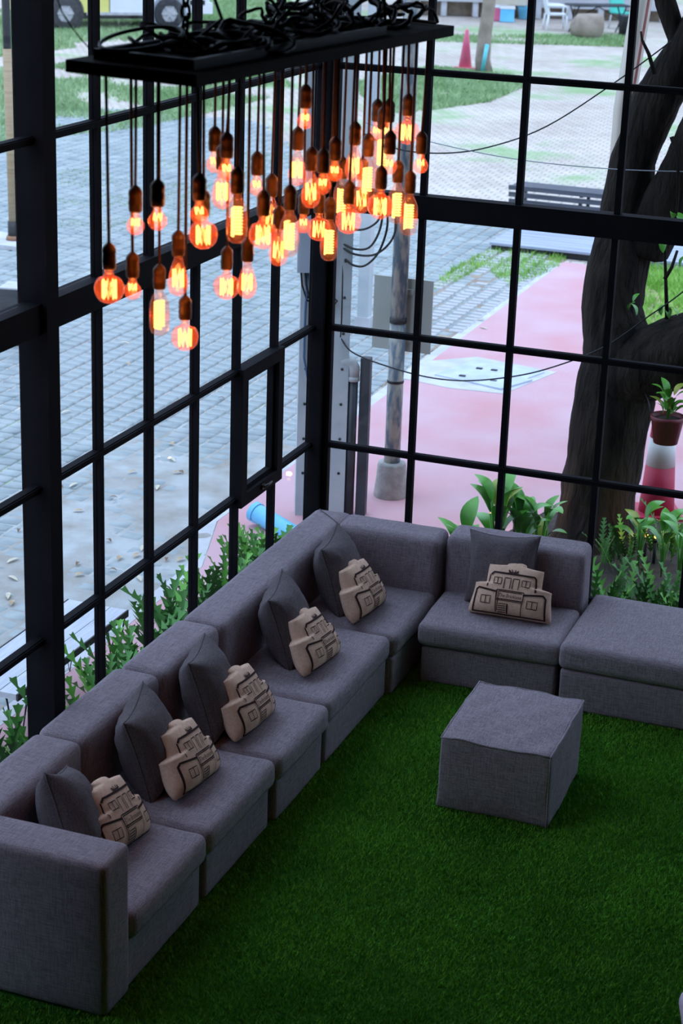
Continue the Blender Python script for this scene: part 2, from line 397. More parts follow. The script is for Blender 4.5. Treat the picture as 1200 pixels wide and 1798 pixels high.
def pillow(label, loc, rot, seed, S=.225):
    root = empty('throw_pillow', loc, label=label, cat='cushion', group='square dark grey throw pillows'); root.rotation_euler = rot
    pillow_mesh(seed, S).build('cover', M_pillow, root)
    b = []
    for (sx, sy, ex, ey) in ((-1, -1, 1, -1), (1, -1, 1, 1), (1, 1, -1, 1), (-1, 1, -1, -1)):
        for i in range(10):
            t = i/10; u = sx+(ex-sx)*t; v = sy+(ey-sy)*t
            b.append((u*S*(1-.12*(1-v*v)), 0, v*S*(1-.12*(1-u*u))))
    MB().tube(b, .004, 5, closed=True).build('seam', M_pillow, root)
    return root
# local: width x, height z, front +y.  euler order: tilt about x (top towards -y), then yaw
def face(yaw_deg, tilt_deg, roll_deg=0): 
    return (Matrix.Rotation(math.radians(yaw_deg), 3, 'Z') @ Matrix.Rotation(math.radians(tilt_deg), 3, 'X') @ Matrix.Rotation(math.radians(roll_deg), 3, 'Y')).to_euler()
# front +y turned to +x means yaw -90
pillow('plump dark grey square pillow tucked behind the near armrest', (.55, -4.30, .60), face(-66, 20, -24), 1)
pillow('dark grey square pillow upright on the second sofa unit from the armrest', (.53, -3.49, .60), face(-76, 17, 2), 2)
pillow('dark grey square pillow on the third sofa unit from the armrest', (.54, -2.79, .60), face(-75, 18, -3), 5)
pillow('dark grey square pillow on the left seat of the corner sofa, near the middle', (.56, -1.79, .60), face(-78, 17, 2), 8)
pillow('dark grey square pillow deepest in the corner of the sofa', (.55, -.93, .60), face(-82, 16, 2), 9)
pillow('dark grey square pillow leaning on the far backrest right of the corner', (1.455, -.515, .61), face(176, 16, 4), 12, S=.225)

# house-shaped printed cushions
HW, HH = .255, .335       # half width, height
def outline(t):
    """left/right half widths of the house at height fraction t"""
    def st(a, b, t): 
        k = max(0, min(1, (t-a)/(b-a))); return k*k*(3-2*k)
    wl = .255 - .022*st(0, .5, t)
    wl = wl + (.168-wl)*st(.555, .59, t)
    wl = wl + (.060-wl)*st(.905, .93, t)
    rnd_b = math.sqrt(max(0, 1-((.06-min(t, .06))/.06)**2)); rnd_t = math.sqrt(max(0, 1-((max(t, .955)-.955)/.045)**2))
    return wl*(.93+.07*rnd_b) if t < .5 else wl*(.25+.75*rnd_t)
def house_th(s, t, T):
    prof = (max(0, 1-abs(2*t-1)**3.2))**.5*(1-.45*t)
    return T*prof*(max(0, 1-abs(s)**3.0))**.5
def house_front(x, z, T):
    t = min(.999, max(.001, z/HH)); wv = outline(t); s = max(-1, min(1, x/wv))
    return house_th(s, t, T)
def house_mesh(seed, T):
    m = MB(); vs = []; fs = []; idx = {}
    ts = [0, .01, .025, .05, .1, .16, .22, .3, .38, .46, .5, .53, .55, .57, .585, .6, .62, .66, .72, .78, .84, .88, .905, .92, .935, .95, .97, .985, .995, 1.0]
    n = 26
    for side in (1, -1):
        for a, t in enumerate(ts):
            wv = outline(t)
            for b in range(n+1):
                s = math.sin((b/n-.5)*PI); edge = b in (0, n) or a in (0, len(ts)-1)
                if side < 0 and edge: idx[(side, a, b)] = idx[(1, a, b)]; continue
                y = 0 if edge else side*(house_th(s, t, T)*(1 if side > 0 else .8)+.003*nz((s*5+seed, t*5, side))*(1-abs(s)**4))
                idx[(side, a, b)] = len(vs); vs.append((s*wv, y, t*HH))
        for a in range(len(ts)-1):
            for b in range(n):
                q = [idx[(side, a, b)], idx[(side, a, b+1)], idx[(side, a+1, b+1)], idx[(side, a+1, b)]]
                fs.append(q if side < 0 else q[::-1])
    m.add(vs, fs, True); return m
LINES = []   # (x,z) polylines in metres, width
def LN(w_, *p): LINES.append((w_, p))
def RC(w_, x0, z0, x1, z1): LN(w_, (x0, z0), (x1, z0), (x1, z1), (x0, z1), (x0, z0))
LN(.0098, (-.222, .010), (-.212, .125), (-.195, .140), (-.085, .128)); LN(.0098, (.08, .128), (.196, .140), (.210, .128), (.220, .010)); LN(.006, (-.225, .012), (.222, .012))
LN(.0098, (-.150, .150), (-.138, .222), (-.128, .232), (.118, .232), (.135, .218)); LN(.006, (.140, .218), (.146, .150))
for (a, b, c, d) in ((-.172, .060, -.112, .100), (.112, .060, .172, .100), (-.110, .172, -.062, .205), (.062, .172, .110, .205)):
    RC(.0042, a, b, c, d); LN(.0042, ((a+c)/2, b), ((a+c)/2, d))
LN(.0045, (-.045, .150), (-.045, .208), (-.008, .208), (-.008, .150)); LN(.0045, (.006, .150), (.006, .208), (.044, .208), (.044, .150))
RC(.0055, -.085, .092, .078, .140); LN(.004, (-.085, .085), (.078, .085)); LN(.0045, (-.075, .133), (.07, .133)); LN(.004, (-.080, .085), (-.080, .016)); LN(.006, (.082, .137), (.072, .02)); LN(.004, (.066, .13), (.064, .03))
LN(.008, (.004, .07), (.004, .018))
for k in range(5): LN(.004, (.012, .068-.011*k), (.060, .066-.011*k))
LN(.007, (-.028, .252), (-.008, .236)); LN(.007, (.032, .252), (.008, .236)); LN(.005, (-.012, .256), (-.003, .238)); LN(.005, (.014, .256), (.003, .238)); LN(.005, (-.03, .242), (.03, .24))
txt_cu = bpy.data.curves.new('sign_text', 'FONT'); txt_cu.body = 'The Bricklane'; txt_cu.size = .030; txt_cu.align_x = 'CENTER'; txt_cu.shear = .25
txt_o = bpy.data.objects.new('sign_text', txt_cu); col.objects.link(txt_o)
bpy.context.view_layer.update()
_tm = bpy.data.meshes.new_from_object(txt_o.evaluated_get(bpy.context.evaluated_depsgraph_get()))
TXT_V = [tuple(v.co) for v in _tm.vertices]; TXT_F = [tuple(p.vertices) for p in _tm.polygons]
tw = max(v[0] for v in TXT_V)-min(v[0] for v in TXT_V)
bpy.data.objects.remove(txt_o); bpy.data.curves.remove(txt_cu); bpy.data.meshes.remove(_tm)
def print_mesh(T):
    m = MB(); KZ = HH/.30
    for (wd, pl) in LINES:
        q = []
        for (a, b) in zip(pl[:-1], pl[1:]):
            L = math.hypot(b[0]-a[0], b[1]-a[1]); k = max(1, int(L/.012))
            q += [(a[0]+(b[0]-a[0])*i/k, a[1]+(b[1]-a[1])*i/k) for i in range(k)]
        q.append(pl[-1]); vs = []
        for i, (x, z) in enumerate(q):
            a = q[max(0, i-1)]; b = q[min(len(q)-1, i+1)]; dx, dz = b[0]-a[0], b[1]-a[1]; l = math.hypot(dx, dz) or 1; nx, nz_ = -dz/l*wd/2, dx/l*wd/2
            for s_ in (1, 0, -1):
                X, Z = x+nx*s_, (z+nz_*s_)*KZ; vs.append((X, house_front(X, Z, T)+.0045, Z))
        fs = []
        for i in range(len(q)-1):
            for k in (0, 1): fs.append((3*i+k, 3*i+k+1, 3*i+k+4, 3*i+k+3))
        m.add(vs, fs, True)
    k = .138/tw
    m.add([(-v[0]*k-.004, house_front(-v[0]*k, (.104+v[1]*k)*KZ, T)+.006, (.102+v[1]*k*1.15)*KZ) for v in TXT_V], TXT_F)
    return m
T_H = .122
PRINT_ME = print_mesh(T_H).mesh('facade_print')
def house(label, loc, rot, seed):
    root = empty('house_cushion', loc, label=label, cat='cushion', group='house-shaped printed cushions'); root.rotation_euler = rot
    house_mesh(seed, T_H).build('cover', M_canvas, root)
    put('facade_print', PRINT_ME, M_ink, root, (0, 0, 0))
    return root
hz = HS+.012
house('beige house-shaped cushion half hidden behind the near armrest', (.72, -4.13, hz), face(-86, 26, -10), 1)
house('beige house-print cushion on the second sofa unit from the armrest', (.77, -3.44, hz), face(-85, 26, -9), 2)
house('beige house-print cushion on the third sofa unit from the armrest', (.77, -2.73, hz), face(-86, 25, -6), 3)
house('beige house-print cushion on the left seat of the corner sofa', (.80, -1.85, hz), face(-87, 26, -7), 4)
house('beige house-print cushion on the seat deepest in the sofa corner', (.78, -1.02, hz), face(-88, 25, -6), 5)
house('beige house-shaped cushion seen front-on against the far backrest', (1.575, -.735, hz), face(182, 25, 0), 6)

# ------------------------------------------------------------------ chandelier board and pendant bulbs
BC = Vector((1.808, -5.085, 4.117)); BYAW = -.095; BW, BL, BT = .441, 1.859, .036
ch = empty('chandelier_board', BC, BYAW, 'long dark wooden board hung on chains, carrying tangled cables and pendant bulbs', 'chandelier')
ch.rotation_euler = (.005, .018, BYAW)
MB().box((-BW/2, -BL/2, -BT/2), (BW/2, BL/2, BT/2)).build('board', M_board, ch)
rim = MB()
for (lo, hi) in (((-BW/2+.06, -BL/2+.07, BT/2), (BW/2-.06, -BL/2+.09, BT/2+.03)), ((-BW/2+.06, BL/2-.5, BT/2), (BW/2-.06, BL/2-.48, BT/2+.03)), ((-BW/2+.05, -BL/2+.07, BT/2), (-BW/2+.07, BL/2-.48, BT/2+.03)), ((BW/2-.07, -BL/2+.07, BT/2), (BW/2-.05, BL/2-.48, BT/2+.03))):
    rim.box(lo, hi)
rim.build('wiring_tray', M_cable, ch)
lp = [( -.09+.10*math.cos(t)*1.0, -.72+.17*math.sin(t), BT/2+.055+.02*math.sin(t)) for t in [2*PI*i/28 for i in range(28)]]
MB().tube(lp, .006, 6, closed=True).build('cable_loop', M_cable, ch)
cr_ = random.Random(21)
for k in range(44):
    yy = -BL/2+.30+1.5*(k/44)+cr_.uniform(-.05, .05); xx = cr_.uniform(-.12, .12); R = cr_.uniform(.04, .11); zc = BT/2+.02+cr_.uniform(0, .04)*(.5+1.3*math.exp(-((yy-.2)/.35)**2))
    a0 = cr_.uniform(0, 2*PI); tl = cr_.uniform(.0, .5) if yy < -.2 else cr_.uniform(.1, 1.1); tv = Vector((math.cos(a0), math.sin(a0), 0)); q = []
    nn = 22
    for i in range(nn):
        t = 2*PI*i/nn*(1.0 if k % 3 else .72)
        e = Vector((math.cos(t)*R*1.3, math.sin(t)*R, 0)); e.rotate(Euler((tl*math.cos(a0), tl*math.sin(a0), a0)))
        q.append(Vector((xx, yy, zc)) + e + Vector((nz((t, k, 0))*.03, nz((0, t, k))*.03, abs(nz((k, 1, t)))*.03)))
    q = [Vector((max(-BW/2+.03, min(BW/2-.03, p.x)), max(-BL/2+.05, min(BL/2-.03, p.y)), max(BT/2+.008, p.z))) for p in q]
    MB().tube(q, .0085 if k % 2 else .006, 6, closed=bool(k % 3)).build('cable_loop', M_cable if k % 4 else M_cord, ch)
for k, (cx_, cy_) in enumerate(((-.06, -.52), (-.04, .32))):
    lk = MB(); z = BT/2+.02; i = 0
    while z < CEIL-BC.z:
        ring = [Vector((math.cos(t)*.014, 0, math.sin(t)*.026)) for t in [2*PI*j/10 for j in range(10)]]
        for p in ring:
            if i % 2: p.rotate(Euler((0, 0, PI/2)))
        lk.tube([p+Vector((cx_, cy_, z+.022)) for p in ring], .0055, 5, closed=True); z += .04; i += 1
    lk.build('hanging_chain', M_cable, ch)
    MB().tube([(cx_, cy_, BT/2+.01), (cx_+.07, cy_+.1, BT/2+.10), (cx_+.02, cy_+.03, BT/2+.3), (cx_, cy_, CEIL-BC.z-.02)], .006, 6).build('supply_cable', M_cable, ch)

_q = [ch.matrix_basis.inverted() @ hit(a, b, 1, -5.95) for a, b in ((156, 84), (140, 66), (122, 42), (108, 20), (98, -10), (92, -60))]
MB().tube(_q, .0022, 5).build('supply_wire', M_cord, ch)
SOCK = [(.006, .022), (.010, .018), (.0165, .012), (.021, .004), (.022, -.006), (.0205, -.010), (.0215, -.030), (.0225, -.034), (.0215, -.038), (.0205, -.056), (.018, -.060)]
def prof_globe(D):
    R = D/2; o = [(.013, 0), (.0135, -.012), (.018, -.022)]
    for i in range(1, 13):
        a = PI*(.20+.80*i/12); o.append((max(.0005, R*math.sin(a)), -.020-R*.85+R*math.cos(a)))
    return o
def prof_tear():
    return [(.013, 0), (.014, -.012), (.020, -.030), (.027, -.052), (.032, -.076), (.033, -.092), (.030, -.108), (.022, -.120), (.012, -.127), (.0005, -.129)]
def prof_tube():
    return [(.013, 0), (.014, -.010), (.022, -.024), (.030, -.042), (.0325, -.062), (.033, -.10), (.032, -.128), (.027, -.143), (.016, -.152), (.0005, -.155)]
def wire(seq, r): return MB().tube(seq, r, 5)
def fil_cage(zt, zb, R, n=7, r=.0024):
    q = []
    for i in range(n*2):
        a = 2*PI*i/(n*2); q.append((R*math.cos(a), R*math.sin(a), zt if (i//1) % 2 else zb))
    return MB().tube(q, r, 5, closed=True)
def fil_spiral(zt, zb, R, turns, r=.0026):
    k = turns*9; return wire([(R*math.cos(2*PI*turns*i/k), R*math.sin(2*PI*turns*i/k), zt+(zb-zt)*i/k) for i in range(k+1)], r)
PARTS = {}
def part_meshes():
    s = MB().lathe(SOCK, 14).mesh('socket'); PARTS['socket'] = s
    for nm, pr, fm in (('globe', prof_globe(.092), fil_cage(-.034, -.088, .020, 8, .0032)), ('small', prof_globe(.056), fil_cage(-.022, -.040, .011, 5, .003)),
                       ('tear', prof_tear(), fil_cage(-.045, -.098, .016, 7, .0032)), ('tube', prof_tube(), fil_spiral(-.04, -.13, .0155, 9, .0036))):
        PARTS[nm] = (MB().lathe(pr, 18).mesh('glass_bulb'), fm.mesh('filament'))
part_meshes()
ORD = ['first', 'second', 'third', 'fourth', 'fifth', 'sixth', 'seventh', 'eighth', 'ninth', 'tenth', 'eleventh', 'twelfth', 'thirteenth', 'fourteenth', 'fifteenth', 'sixteenth']
TYPE = {'globe': 'round globe bulb', 'small': 'small round bulb', 'tear': 'teardrop filament bulb', 'tube': 'long tubular spiral-filament bulb'}
CZ = {'globe': -.060, 'small': -.035, 'tear': -.075, 'tube': -.085}     # glass centre below the socket mouth
# pixel of glass centre as read in the photograph, kind
BULBS = [(192, 507, 'globe'), (233, 506, 'small'), (238, 392, 'small'), (277, 383, 'small'), (280, 552, 'tube'), (313, 490, 'tear'), (325, 592, 'globe'),
 (357, 412, 'globe'), (350, 372, 'small'), (377, 284, 'small'), (390, 338, 'tear'), (398, 297, 'small'), (398, 503, 'globe'), (434, 497, 'tear'), (416, 388, 'tube'),
 (451, 325, 'small'), (476, 382, 'tear'), (462, 412, 'globe'), (508, 414, 'tube'), (489, 440, 'tear'), (536, 208, 'small'), (522, 300, 'tear'), (546, 338, 'tear'),
 (567, 322, 'small'), (533, 392, 'small'), (560, 402, 'globe'), (578, 425, 'tube'), (600, 352, 'tube'), (612, 388, 'globe'), (622, 292, 'tear'), (645, 316, 'tube'),
 (662, 230, 'small'), (671, 268, 'tube'), (684, 288, 'small'), (668, 362, 'globe'), (697, 360, 'tube'), (718, 380, 'tube'), (715, 232, 'globe'), (739, 287, 'small'), (682, 232, 'small'), (588, 300, 'small'), (635, 350, 'tear')]
AXW = Vector((math.cos(BYAW), math.sin(BYAW), 0)); AYW = Vector((-math.sin(BYAW), math.cos(BYAW), 0))
br = random.Random(5); placed = []; seq = []
for (bu, bv, kd) in BULBS:
    cands = []
    for a in [-.19+.038*i for i in range(11)]:
        d = ray(bu, bv); t = (BC+AXW*a-CAM).dot(AXW)/d.dot(AXW); Pp = CAM+d*t; b = (Pp-BC).dot(AYW)
        if abs(b) < BL/2-.04:
            md = min([(Vector((a, b))-q).length for q in placed] or [9]); cands.append((min(md, .11)+br.uniform(0, .05), a, b, Pp))
    if not cands: print('no place', bu, bv); continue
    _, a, b, Pp = max(cands); placed.append(Vector((a, b))); seq.append((bu, kd, Pp))
cnt = {}
for (bu, kd, Pp) in sorted(seq, key=lambda q: q[0]):
    i = cnt.get(kd, 0); cnt[kd] = i+1
    zm = Pp.z-CZ[kd]; zs_ = zm+.060
    root = empty('pendant_bulb', (Pp.x, Pp.y, zm), br.uniform(0, 6), 'glowing %s, %s of its kind from the left end of the board' % (TYPE[kd], ORD[i]), 'pendant light', 'pendant bulbs hanging from the board')
    zb = BC.z-BT/2-.001 + .018*((-(Pp-BC).dot(AXW)))
    off = br.uniform(-.01, .01)
    MB().tube([(0, 0, .080), (off*.4, off*.2, (zb-zm)*.45), (off, off*.3, zb-zm+.003)], .0050, 6).build('cord', M_cord, root)
    so = put('socket', PARTS['socket'], M_socket, root, (0, 0, .060))
    g = put('glass_bulb', PARTS[kd][0], M_bulb, root, (0, 0, 0)); put('filament', PARTS[kd][1], M_fil, g, (0, 0, 0))
    ld = bpy.data.lights.new('bulb_light', 'POINT'); ld.energy = .55 if kd == 'small' else .85; ld.color = (1, .29, .07); ld.shadow_soft_size = .018
    lo = bpy.data.objects.new('bulb_light', ld); col.objects.link(lo); lo.parent = root; lo.location = (0, 0, CZ[kd])

# ------------------------------------------------------------------ outdoor ground
def poly_sheet(name, pts, z, m, label, thick=.05, kind='structure', cat=None):
    n = len(pts); vs = [(x, y, z) for x, y in pts]+[(x, y, z-thick) for x, y in pts]
    fs = [tuple(range(n)), tuple(range(2*n-1, n-1, -1))]+[(i, i+n, (i+1) % n+n, (i+1) % n) for i in range(n)]
    return tag(MB().add(vs, fs).build(name, m), label, cat, kind=kind)
def ground_mat():
    m = mat('pale_far_paving', (.50, .43, .37), (.62, .55, .48), rough=.9, scale=.55, bump=.15, bscale=30, spec=.1, detail=6)
    nt = m.node_tree; N = nt.nodes; L = nt.links; b = N['Principled BSDF']; ramp = [x for x in N if x.type == 'VALTORGB'][0]; tc = [x for x in N if x.type == 'TEX_COORD'][0]
    bk = N.new('ShaderNodeTexBrick'); bk.inputs['Scale'].default_value = 1.0; bk.inputs['Brick Width'].default_value = .19; bk.inputs['Row Height'].default_value = .152; bk.inputs['Mortar Size'].default_value = .012
    bk.inputs['Color1'].default_value = (1, 1, 1, 1); bk.inputs['Color2'].default_value = (.82, .82, .82, 1); bk.inputs['Mortar'].default_value = (.42, .40, .37, 1)
    L.new(tc.outputs['Object'], bk.inputs['Vector'])
    mx = N.new('ShaderNodeMix'); mx.data_type = 'RGBA'; mx.blend_type = 'MULTIPLY'; mx.inputs[0].default_value = .8
    L.new(ramp.outputs[0], mx.inputs[6]); L.new(bk.outputs['Color'], mx.inputs[7])
    # weeds and moss spreading in patches
    n = N.new('ShaderNodeTexNoise'); n.inputs['Scale'].default_value = .28; n.inputs['Detail'].default_value = 8; n.inputs['Roughness'].default_value = .62; L.new(tc.outputs['Object'], n.inputs['Vector'])
    r2 = N.new('ShaderNodeValToRGB'); r2.color_ramp.elements[0].position = .52; r2.color_ramp.elements[1].position = .64; r2.color_ramp.elements[1].color = (.8, .8, .8, 1); L.new(n.outputs['Fac'], r2.inputs[0])
    m2 = N.new('ShaderNodeMix'); m2.data_type = 'RGBA'; L.new(r2.outputs[0], m2.inputs[0]); L.new(mx.outputs[2], m2.inputs[6]); m2.inputs[7].default_value = (.20, .36, .14, 1)
    L.new(m2.outputs[2], b.inputs['Base Color']); return m
M_far = ground_mat()
tag(MB().box((-70, -14, -.6), (40, 90, ZG-.016)).build('ground', M_far), 'pale weathered paving of the yard outside', kind='structure')
M_paver = mat('blue_grey_paver', (.185, .225, .230), (.335, .375, .365), rough=.6, scale=4.3, bump=.25, bscale=90, spec=.5, coord='Object', contrast=(.3, .7), detail=4)
M_sand = mat('dusty_sand', (.30, .28, .245), (.42, .44, .43), rough=.9, scale=3.0, bump=.5, bscale=45, spec=.05, detail=6)
# pavers : columns run along y, short joints staggered
PXP, PYP, GAP = .19, .152, .019
bricks = []
colx = -1.12
pr = random.Random(9); ci = 0
while colx > -13.5:
    off = (ci % 2)*PYP*.5+pr.uniform(-.02, .02); yy = -4.5+off
    while yy < min(21, 14.5+max(0, -5.0-colx)*1.5):
        pu, pv = proj((colx, yy, ZG))
        if -60 < pu < 960 and 190 < pv < 1330: bricks.append((colx, yy, pu, pv))
        yy += PYP
    colx -= PXP; ci += 1
bx_, by_ = PXP/2-GAP/2, PYP/2-GAP/2
paving = empty('paving', (0, 0, 0), label='blue-grey paver yard seen through the left glazing', kind='structure')
bm_ = MB(); e_ = .012
bm_.add([(-bx_, -by_, -.06), (bx_, -by_, -.06), (bx_, by_, -.06), (-bx_, by_, -.06), (-bx_, -by_, -e_), (bx_, -by_, -e_), (bx_, by_, -e_), (-bx_, by_, -e_),
         (-bx_+e_, -by_+e_, 0), (bx_-e_, -by_+e_, 0), (bx_-e_, by_-e_, 0), (-bx_+e_, by_-e_, 0)],
        [(8, 9, 10, 11), (4, 5, 9, 8), (5, 6, 10, 9), (6, 7, 11, 10), (7, 4, 8, 11), (0, 1, 5, 4), (1, 2, 6, 5), (2, 3, 7, 6), (3, 0, 4, 7)])
BM = bm_.mesh('paver'); 
def seen(b): return 105 < b[2] < 535 and 300 < b[3] < 1000 and not (b[3] > 1170-.62*b[2]-80)
def buried(x, y): 
    # wind-blown sand lies over the pavers close to the building
    return max(0, min(1, (x+3.5)/1.2))*max(0, min(1, (4.3-y)/1.6))
cand = sorted([b for b in bricks if seen(b) and buried(b[0], b[1]) < .35], key=lambda b: -b[3])[:300]
cs = set((b[0], b[1]) for b in cand)
for b in cand:
    o = put('paver', BM, M_paver, paving, (b[0]+pr.uniform(-.004, .004), b[1]+pr.uniform(-.004, .004), ZG+pr.uniform(-.004, .003)), (pr.uniform(-.015, .015), pr.uniform(-.015, .015), pr.uniform(-.04, .04)))
V = []; F = []
bv_ = np.array([v[:] for v in bm_.v]); bf_ = np.array(bm_.f)
rest = [b for b in bricks if (b[0], b[1]) not in cs]
Rr = np.random.RandomState(8)
for i, b in enumerate(rest):
    a = Rr.uniform(-.04, .04); c_, s_ = math.cos(a), math.sin(a); q = bv_.copy()
    q[:, 2] += bv_[:, 0]*Rr.uniform(-.015, .015)+bv_[:, 1]*Rr.uniform(-.015, .015)
    x = q[:, 0]*c_-q[:, 1]*s_; y = q[:, 0]*s_+q[:, 1]*c_
    q[:, 0] = x+b[0]+Rr.uniform(-.005, .005); q[:, 1] = y+b[1]+Rr.uniform(-.005, .005); q[:, 2] += ZG+Rr.uniform(-.005, .003)
    V.append(q); F.append(bf_+12*i)
tag(put('paver_field', fast_mesh('paver_field', np.concatenate(V), np.concatenate(F), 4), M_paver, paving), kind='stuff')
# sand sheet with its own relief
nxs, nys = 110, 190; xs = np.linspace(-6.5, -.96, nxs); ys = np.linspace(-4.4, 5.5, nys); vs = []; fs = []
for j, y in enumerate(ys):
    for i, x in enumerate(xs):
        k = buried(x, y); z = ZG-.022+.0235*k+.011*nz((x*1.6, y*1.6, 3))+.005*nz((x*7, y*7, 1)); vs.append((x, y, z))
for j in range(nys-1):
    for i in range(nxs-1): a = j*nxs+i; fs.append((a, a+1, a+nxs+1, a+nxs))
tag(MB().add(vs, fs, True).build('sand_drift', M_sand), 'thin grey sand drifted over the pavers beside the glazing', kind='structure')
M_pink = mat('faded_pink_concrete', (.56, .285, .30), (.57, .39, .42), rough=.85, scale=1.1, bump=.1, bscale=40, spec=.15, detail=7, contrast=(.3, .7))
poly_sheet('path', [(-.92, -6), (-.05, -6), (-.05, .0), (0, .05), (7.5, .05), (7.5, 6.2), (3.6, 6.4), (1.6, 8.2), (-.55, 11.75), (-1.28, 11.75), (-1.26, 6), (-1.24, 1.3), (-.95, .4)], ZG+.012, M_pink, 'faded pink concrete path around the glass corner')
M_conc = mat('pale_concrete', (.46, .46, .47), (.56, .56, .58), rough=.9, scale=5, bump=.3, bscale=60, spec=.1)
poly_sheet('kerb_strip', [(-1.03, -6), (-.93, -6), (-.96, .4), (-1.25, 1.3), (-1.27, 11.7), (-1.38, 11.7), (-1.36, 1.28), (-1.06, .36)], ZG+.006, M_conc, 'narrow worn concrete kerb along the pink path')
M_soil = mat('dark_bed_soil', (.030, .024, .02), (.06, .05, .04), rough=.95, scale=9, bump=.6, bscale=30)
poly_sheet('planting_bed', [(.35, .06), (3.6, .06), (3.8, 1.6), (3.0, 2.5), (1.7, 2.75), (.95, 2.55), (.7, 1.5)], ZG+.03, M_soil, 'dark planting bed around the tree foot')
poly_sheet('planting_strip', [(-.42, -5.5), (-.06, -5.5), (-.06, -.05), (-.10, .25), (-.42, .2)], ZG+.025, M_soil, 'narrow planting strip along the left glazing')
poly_sheet('planting_strip', [(-.10, .10), (.6, .06), (.6, .38), (-.1, .42)], ZG+.024, M_soil, 'short planting strip outside the glass corner')

# inspection cover in the path
M_cover = mat('worn_cement_cover', (.42, .47, .56), (.52, .57, .66), rough=.9, scale=6, bump=.2)
ic = empty('inspection_cover', (0, 0, 0), label='blue-grey cement inspection cover set in the pink path', cat='cover')
c4 = [gnd(748, 662), gnd(832, 631), gnd(972, 657), gnd(882, 691)]
def quadslab(pts, z0, z1):
    n = len(pts); m = MB(); return m.add([(p.x, p.y, z1) for p in pts]+[(p.x, p.y, z0) for p in pts], [tuple(range(n))[::-1] if False else tuple(range(n)), tuple(range(2*n-1, n-1, -1))]+[(i, i+n, (i+1) % n+n, (i+1) % n) for i in range(n)])
quadslab([gnd(693, 664), gnd(756, 636), gnd(838, 629), gnd(978, 656), gnd(885, 694), gnd(790, 684)], ZG, ZG+.016).build('cement_patch', M_conc, ic)
cc = sum(c4, Vector())/4
lidp = [cc+(p-cc)*.86 for p in c4]; quadslab(lidp, ZG, ZG+.026).build('lid', M_cover, ic)
l2 = [gnd(828, 676), gnd(885, 662), gnd(935, 672), gnd(880, 688)]; quadslab(l2, ZG, ZG+.032).build('lid', M_cover, ic)
for (a, b) in ((842, 652), (812, 665), (868, 655), (867, 674)):
    p = gnd(a, b); MB().box((p.x-.03, p.y-.02, ZG+.02), (p.x+.03, p.y+.02, ZG+.036)).build('lifting_slot', M_cable, ic)

# ------------------------------------------------------------------ grass patches
def in_poly(x, y, pts):
    c = False; j = len(pts)-1
    for i in range(len(pts)):
        if (pts[i][1] > y) != (pts[j][1] > y) and x < (pts[j][0]-pts[i][0])*(y-pts[i][1])/(pts[j][1]-pts[i][1])+pts[i][0]: c = not c
        j = i
    return c
def grass(name, label, pix, n, h, wd, seed, m, thr=-.1, fr=.6):
    pts = [gnd(*q) for q in pix]; pts = [(p.x, p.y) for p in pts]; R = random.Random(seed); out = []
    x0, x1 = min(p[0] for p in pts), max(p[0] for p in pts); y0, y1 = min(p[1] for p in pts), max(p[1] for p in pts); k = 0
    while len(out) < n and k < n*12:
        k += 1; x, y = R.uniform(x0, x1), R.uniform(y0, y1)
        if in_poly(x, y, pts) and nz((x*fr, y*fr, seed)) > thr+R.uniform(-.15, .15): out.append((x, y, ZG-.015))
    return tag(put(name, blades(name, np.array(out), h, wd, 1.2, seed), m), label, 'grass', kind='stuff')
M_grass = mat('bright_grass', (.19, .42, .06), (.34, .58, .14), rough=.8, scale=1.5, spec=.1, detail=5)
M_grass2 = mat('pale_grass', (.22, .36, .15), (.34, .48, .25), rough=.8, scale=.8, spec=.1, detail=5)
grass('grass_patch', 'pale lawn under and around the parked pickup', [(0, 20), (60, -40), (500, -20), (540, 60), (300, 62), (0, 100)], 42000, .09, .05, 31, M_grass2, -.35)
grass('grass_patch', 'thin green lawn in front of the parked pickup, beyond the pavers', [(0, 120), (330, 95), (480, 110), (520, 160), (250, 225), (0, 250)], 30000, .07, .035, 32, M_grass2, -.12, .5)
grass('grass_patch', 'green lawn behind the top right panes beside the leaning trunk', [(600, 150), (760, 118), (900, 132), (925, 150), (860, 178), (700, 200)], 22000, .08, .035, 33, M_grass2, -.12, .4)
grass('grass_patch', 'weedy green edge along the rough cobbles near the bench deck', [(752, 512), (800, 468), (880, 432), (1000, 448), (980, 472), (900, 505), (850, 470), (790, 500)], 2600, .07, .014, 34, M_grass, -.25, 2.2)
grass('grass_patch', 'bright green lawn beyond the tree at the right edge', [(1120, 470), (1300, 440), (1330, 590), (1120, 580)], 9000, .09, .02, 35, M_grass, -.6, 1)
grass('grass_patch', 'sparse grass growing in paver joints at mid distance', [(100, 300), (520, 250), (560, 330), (300, 400), (90, 420)], 5200, .035, .012, 36, M_grass2, .02, .9)
grass('grass_patch', 'dry green strip in front of the far plastic chair', [(760, 62), (1100, 62), (1100, 82), (760, 72)], 5000, .08, .04, 37, M_grass2, -.3, .4)

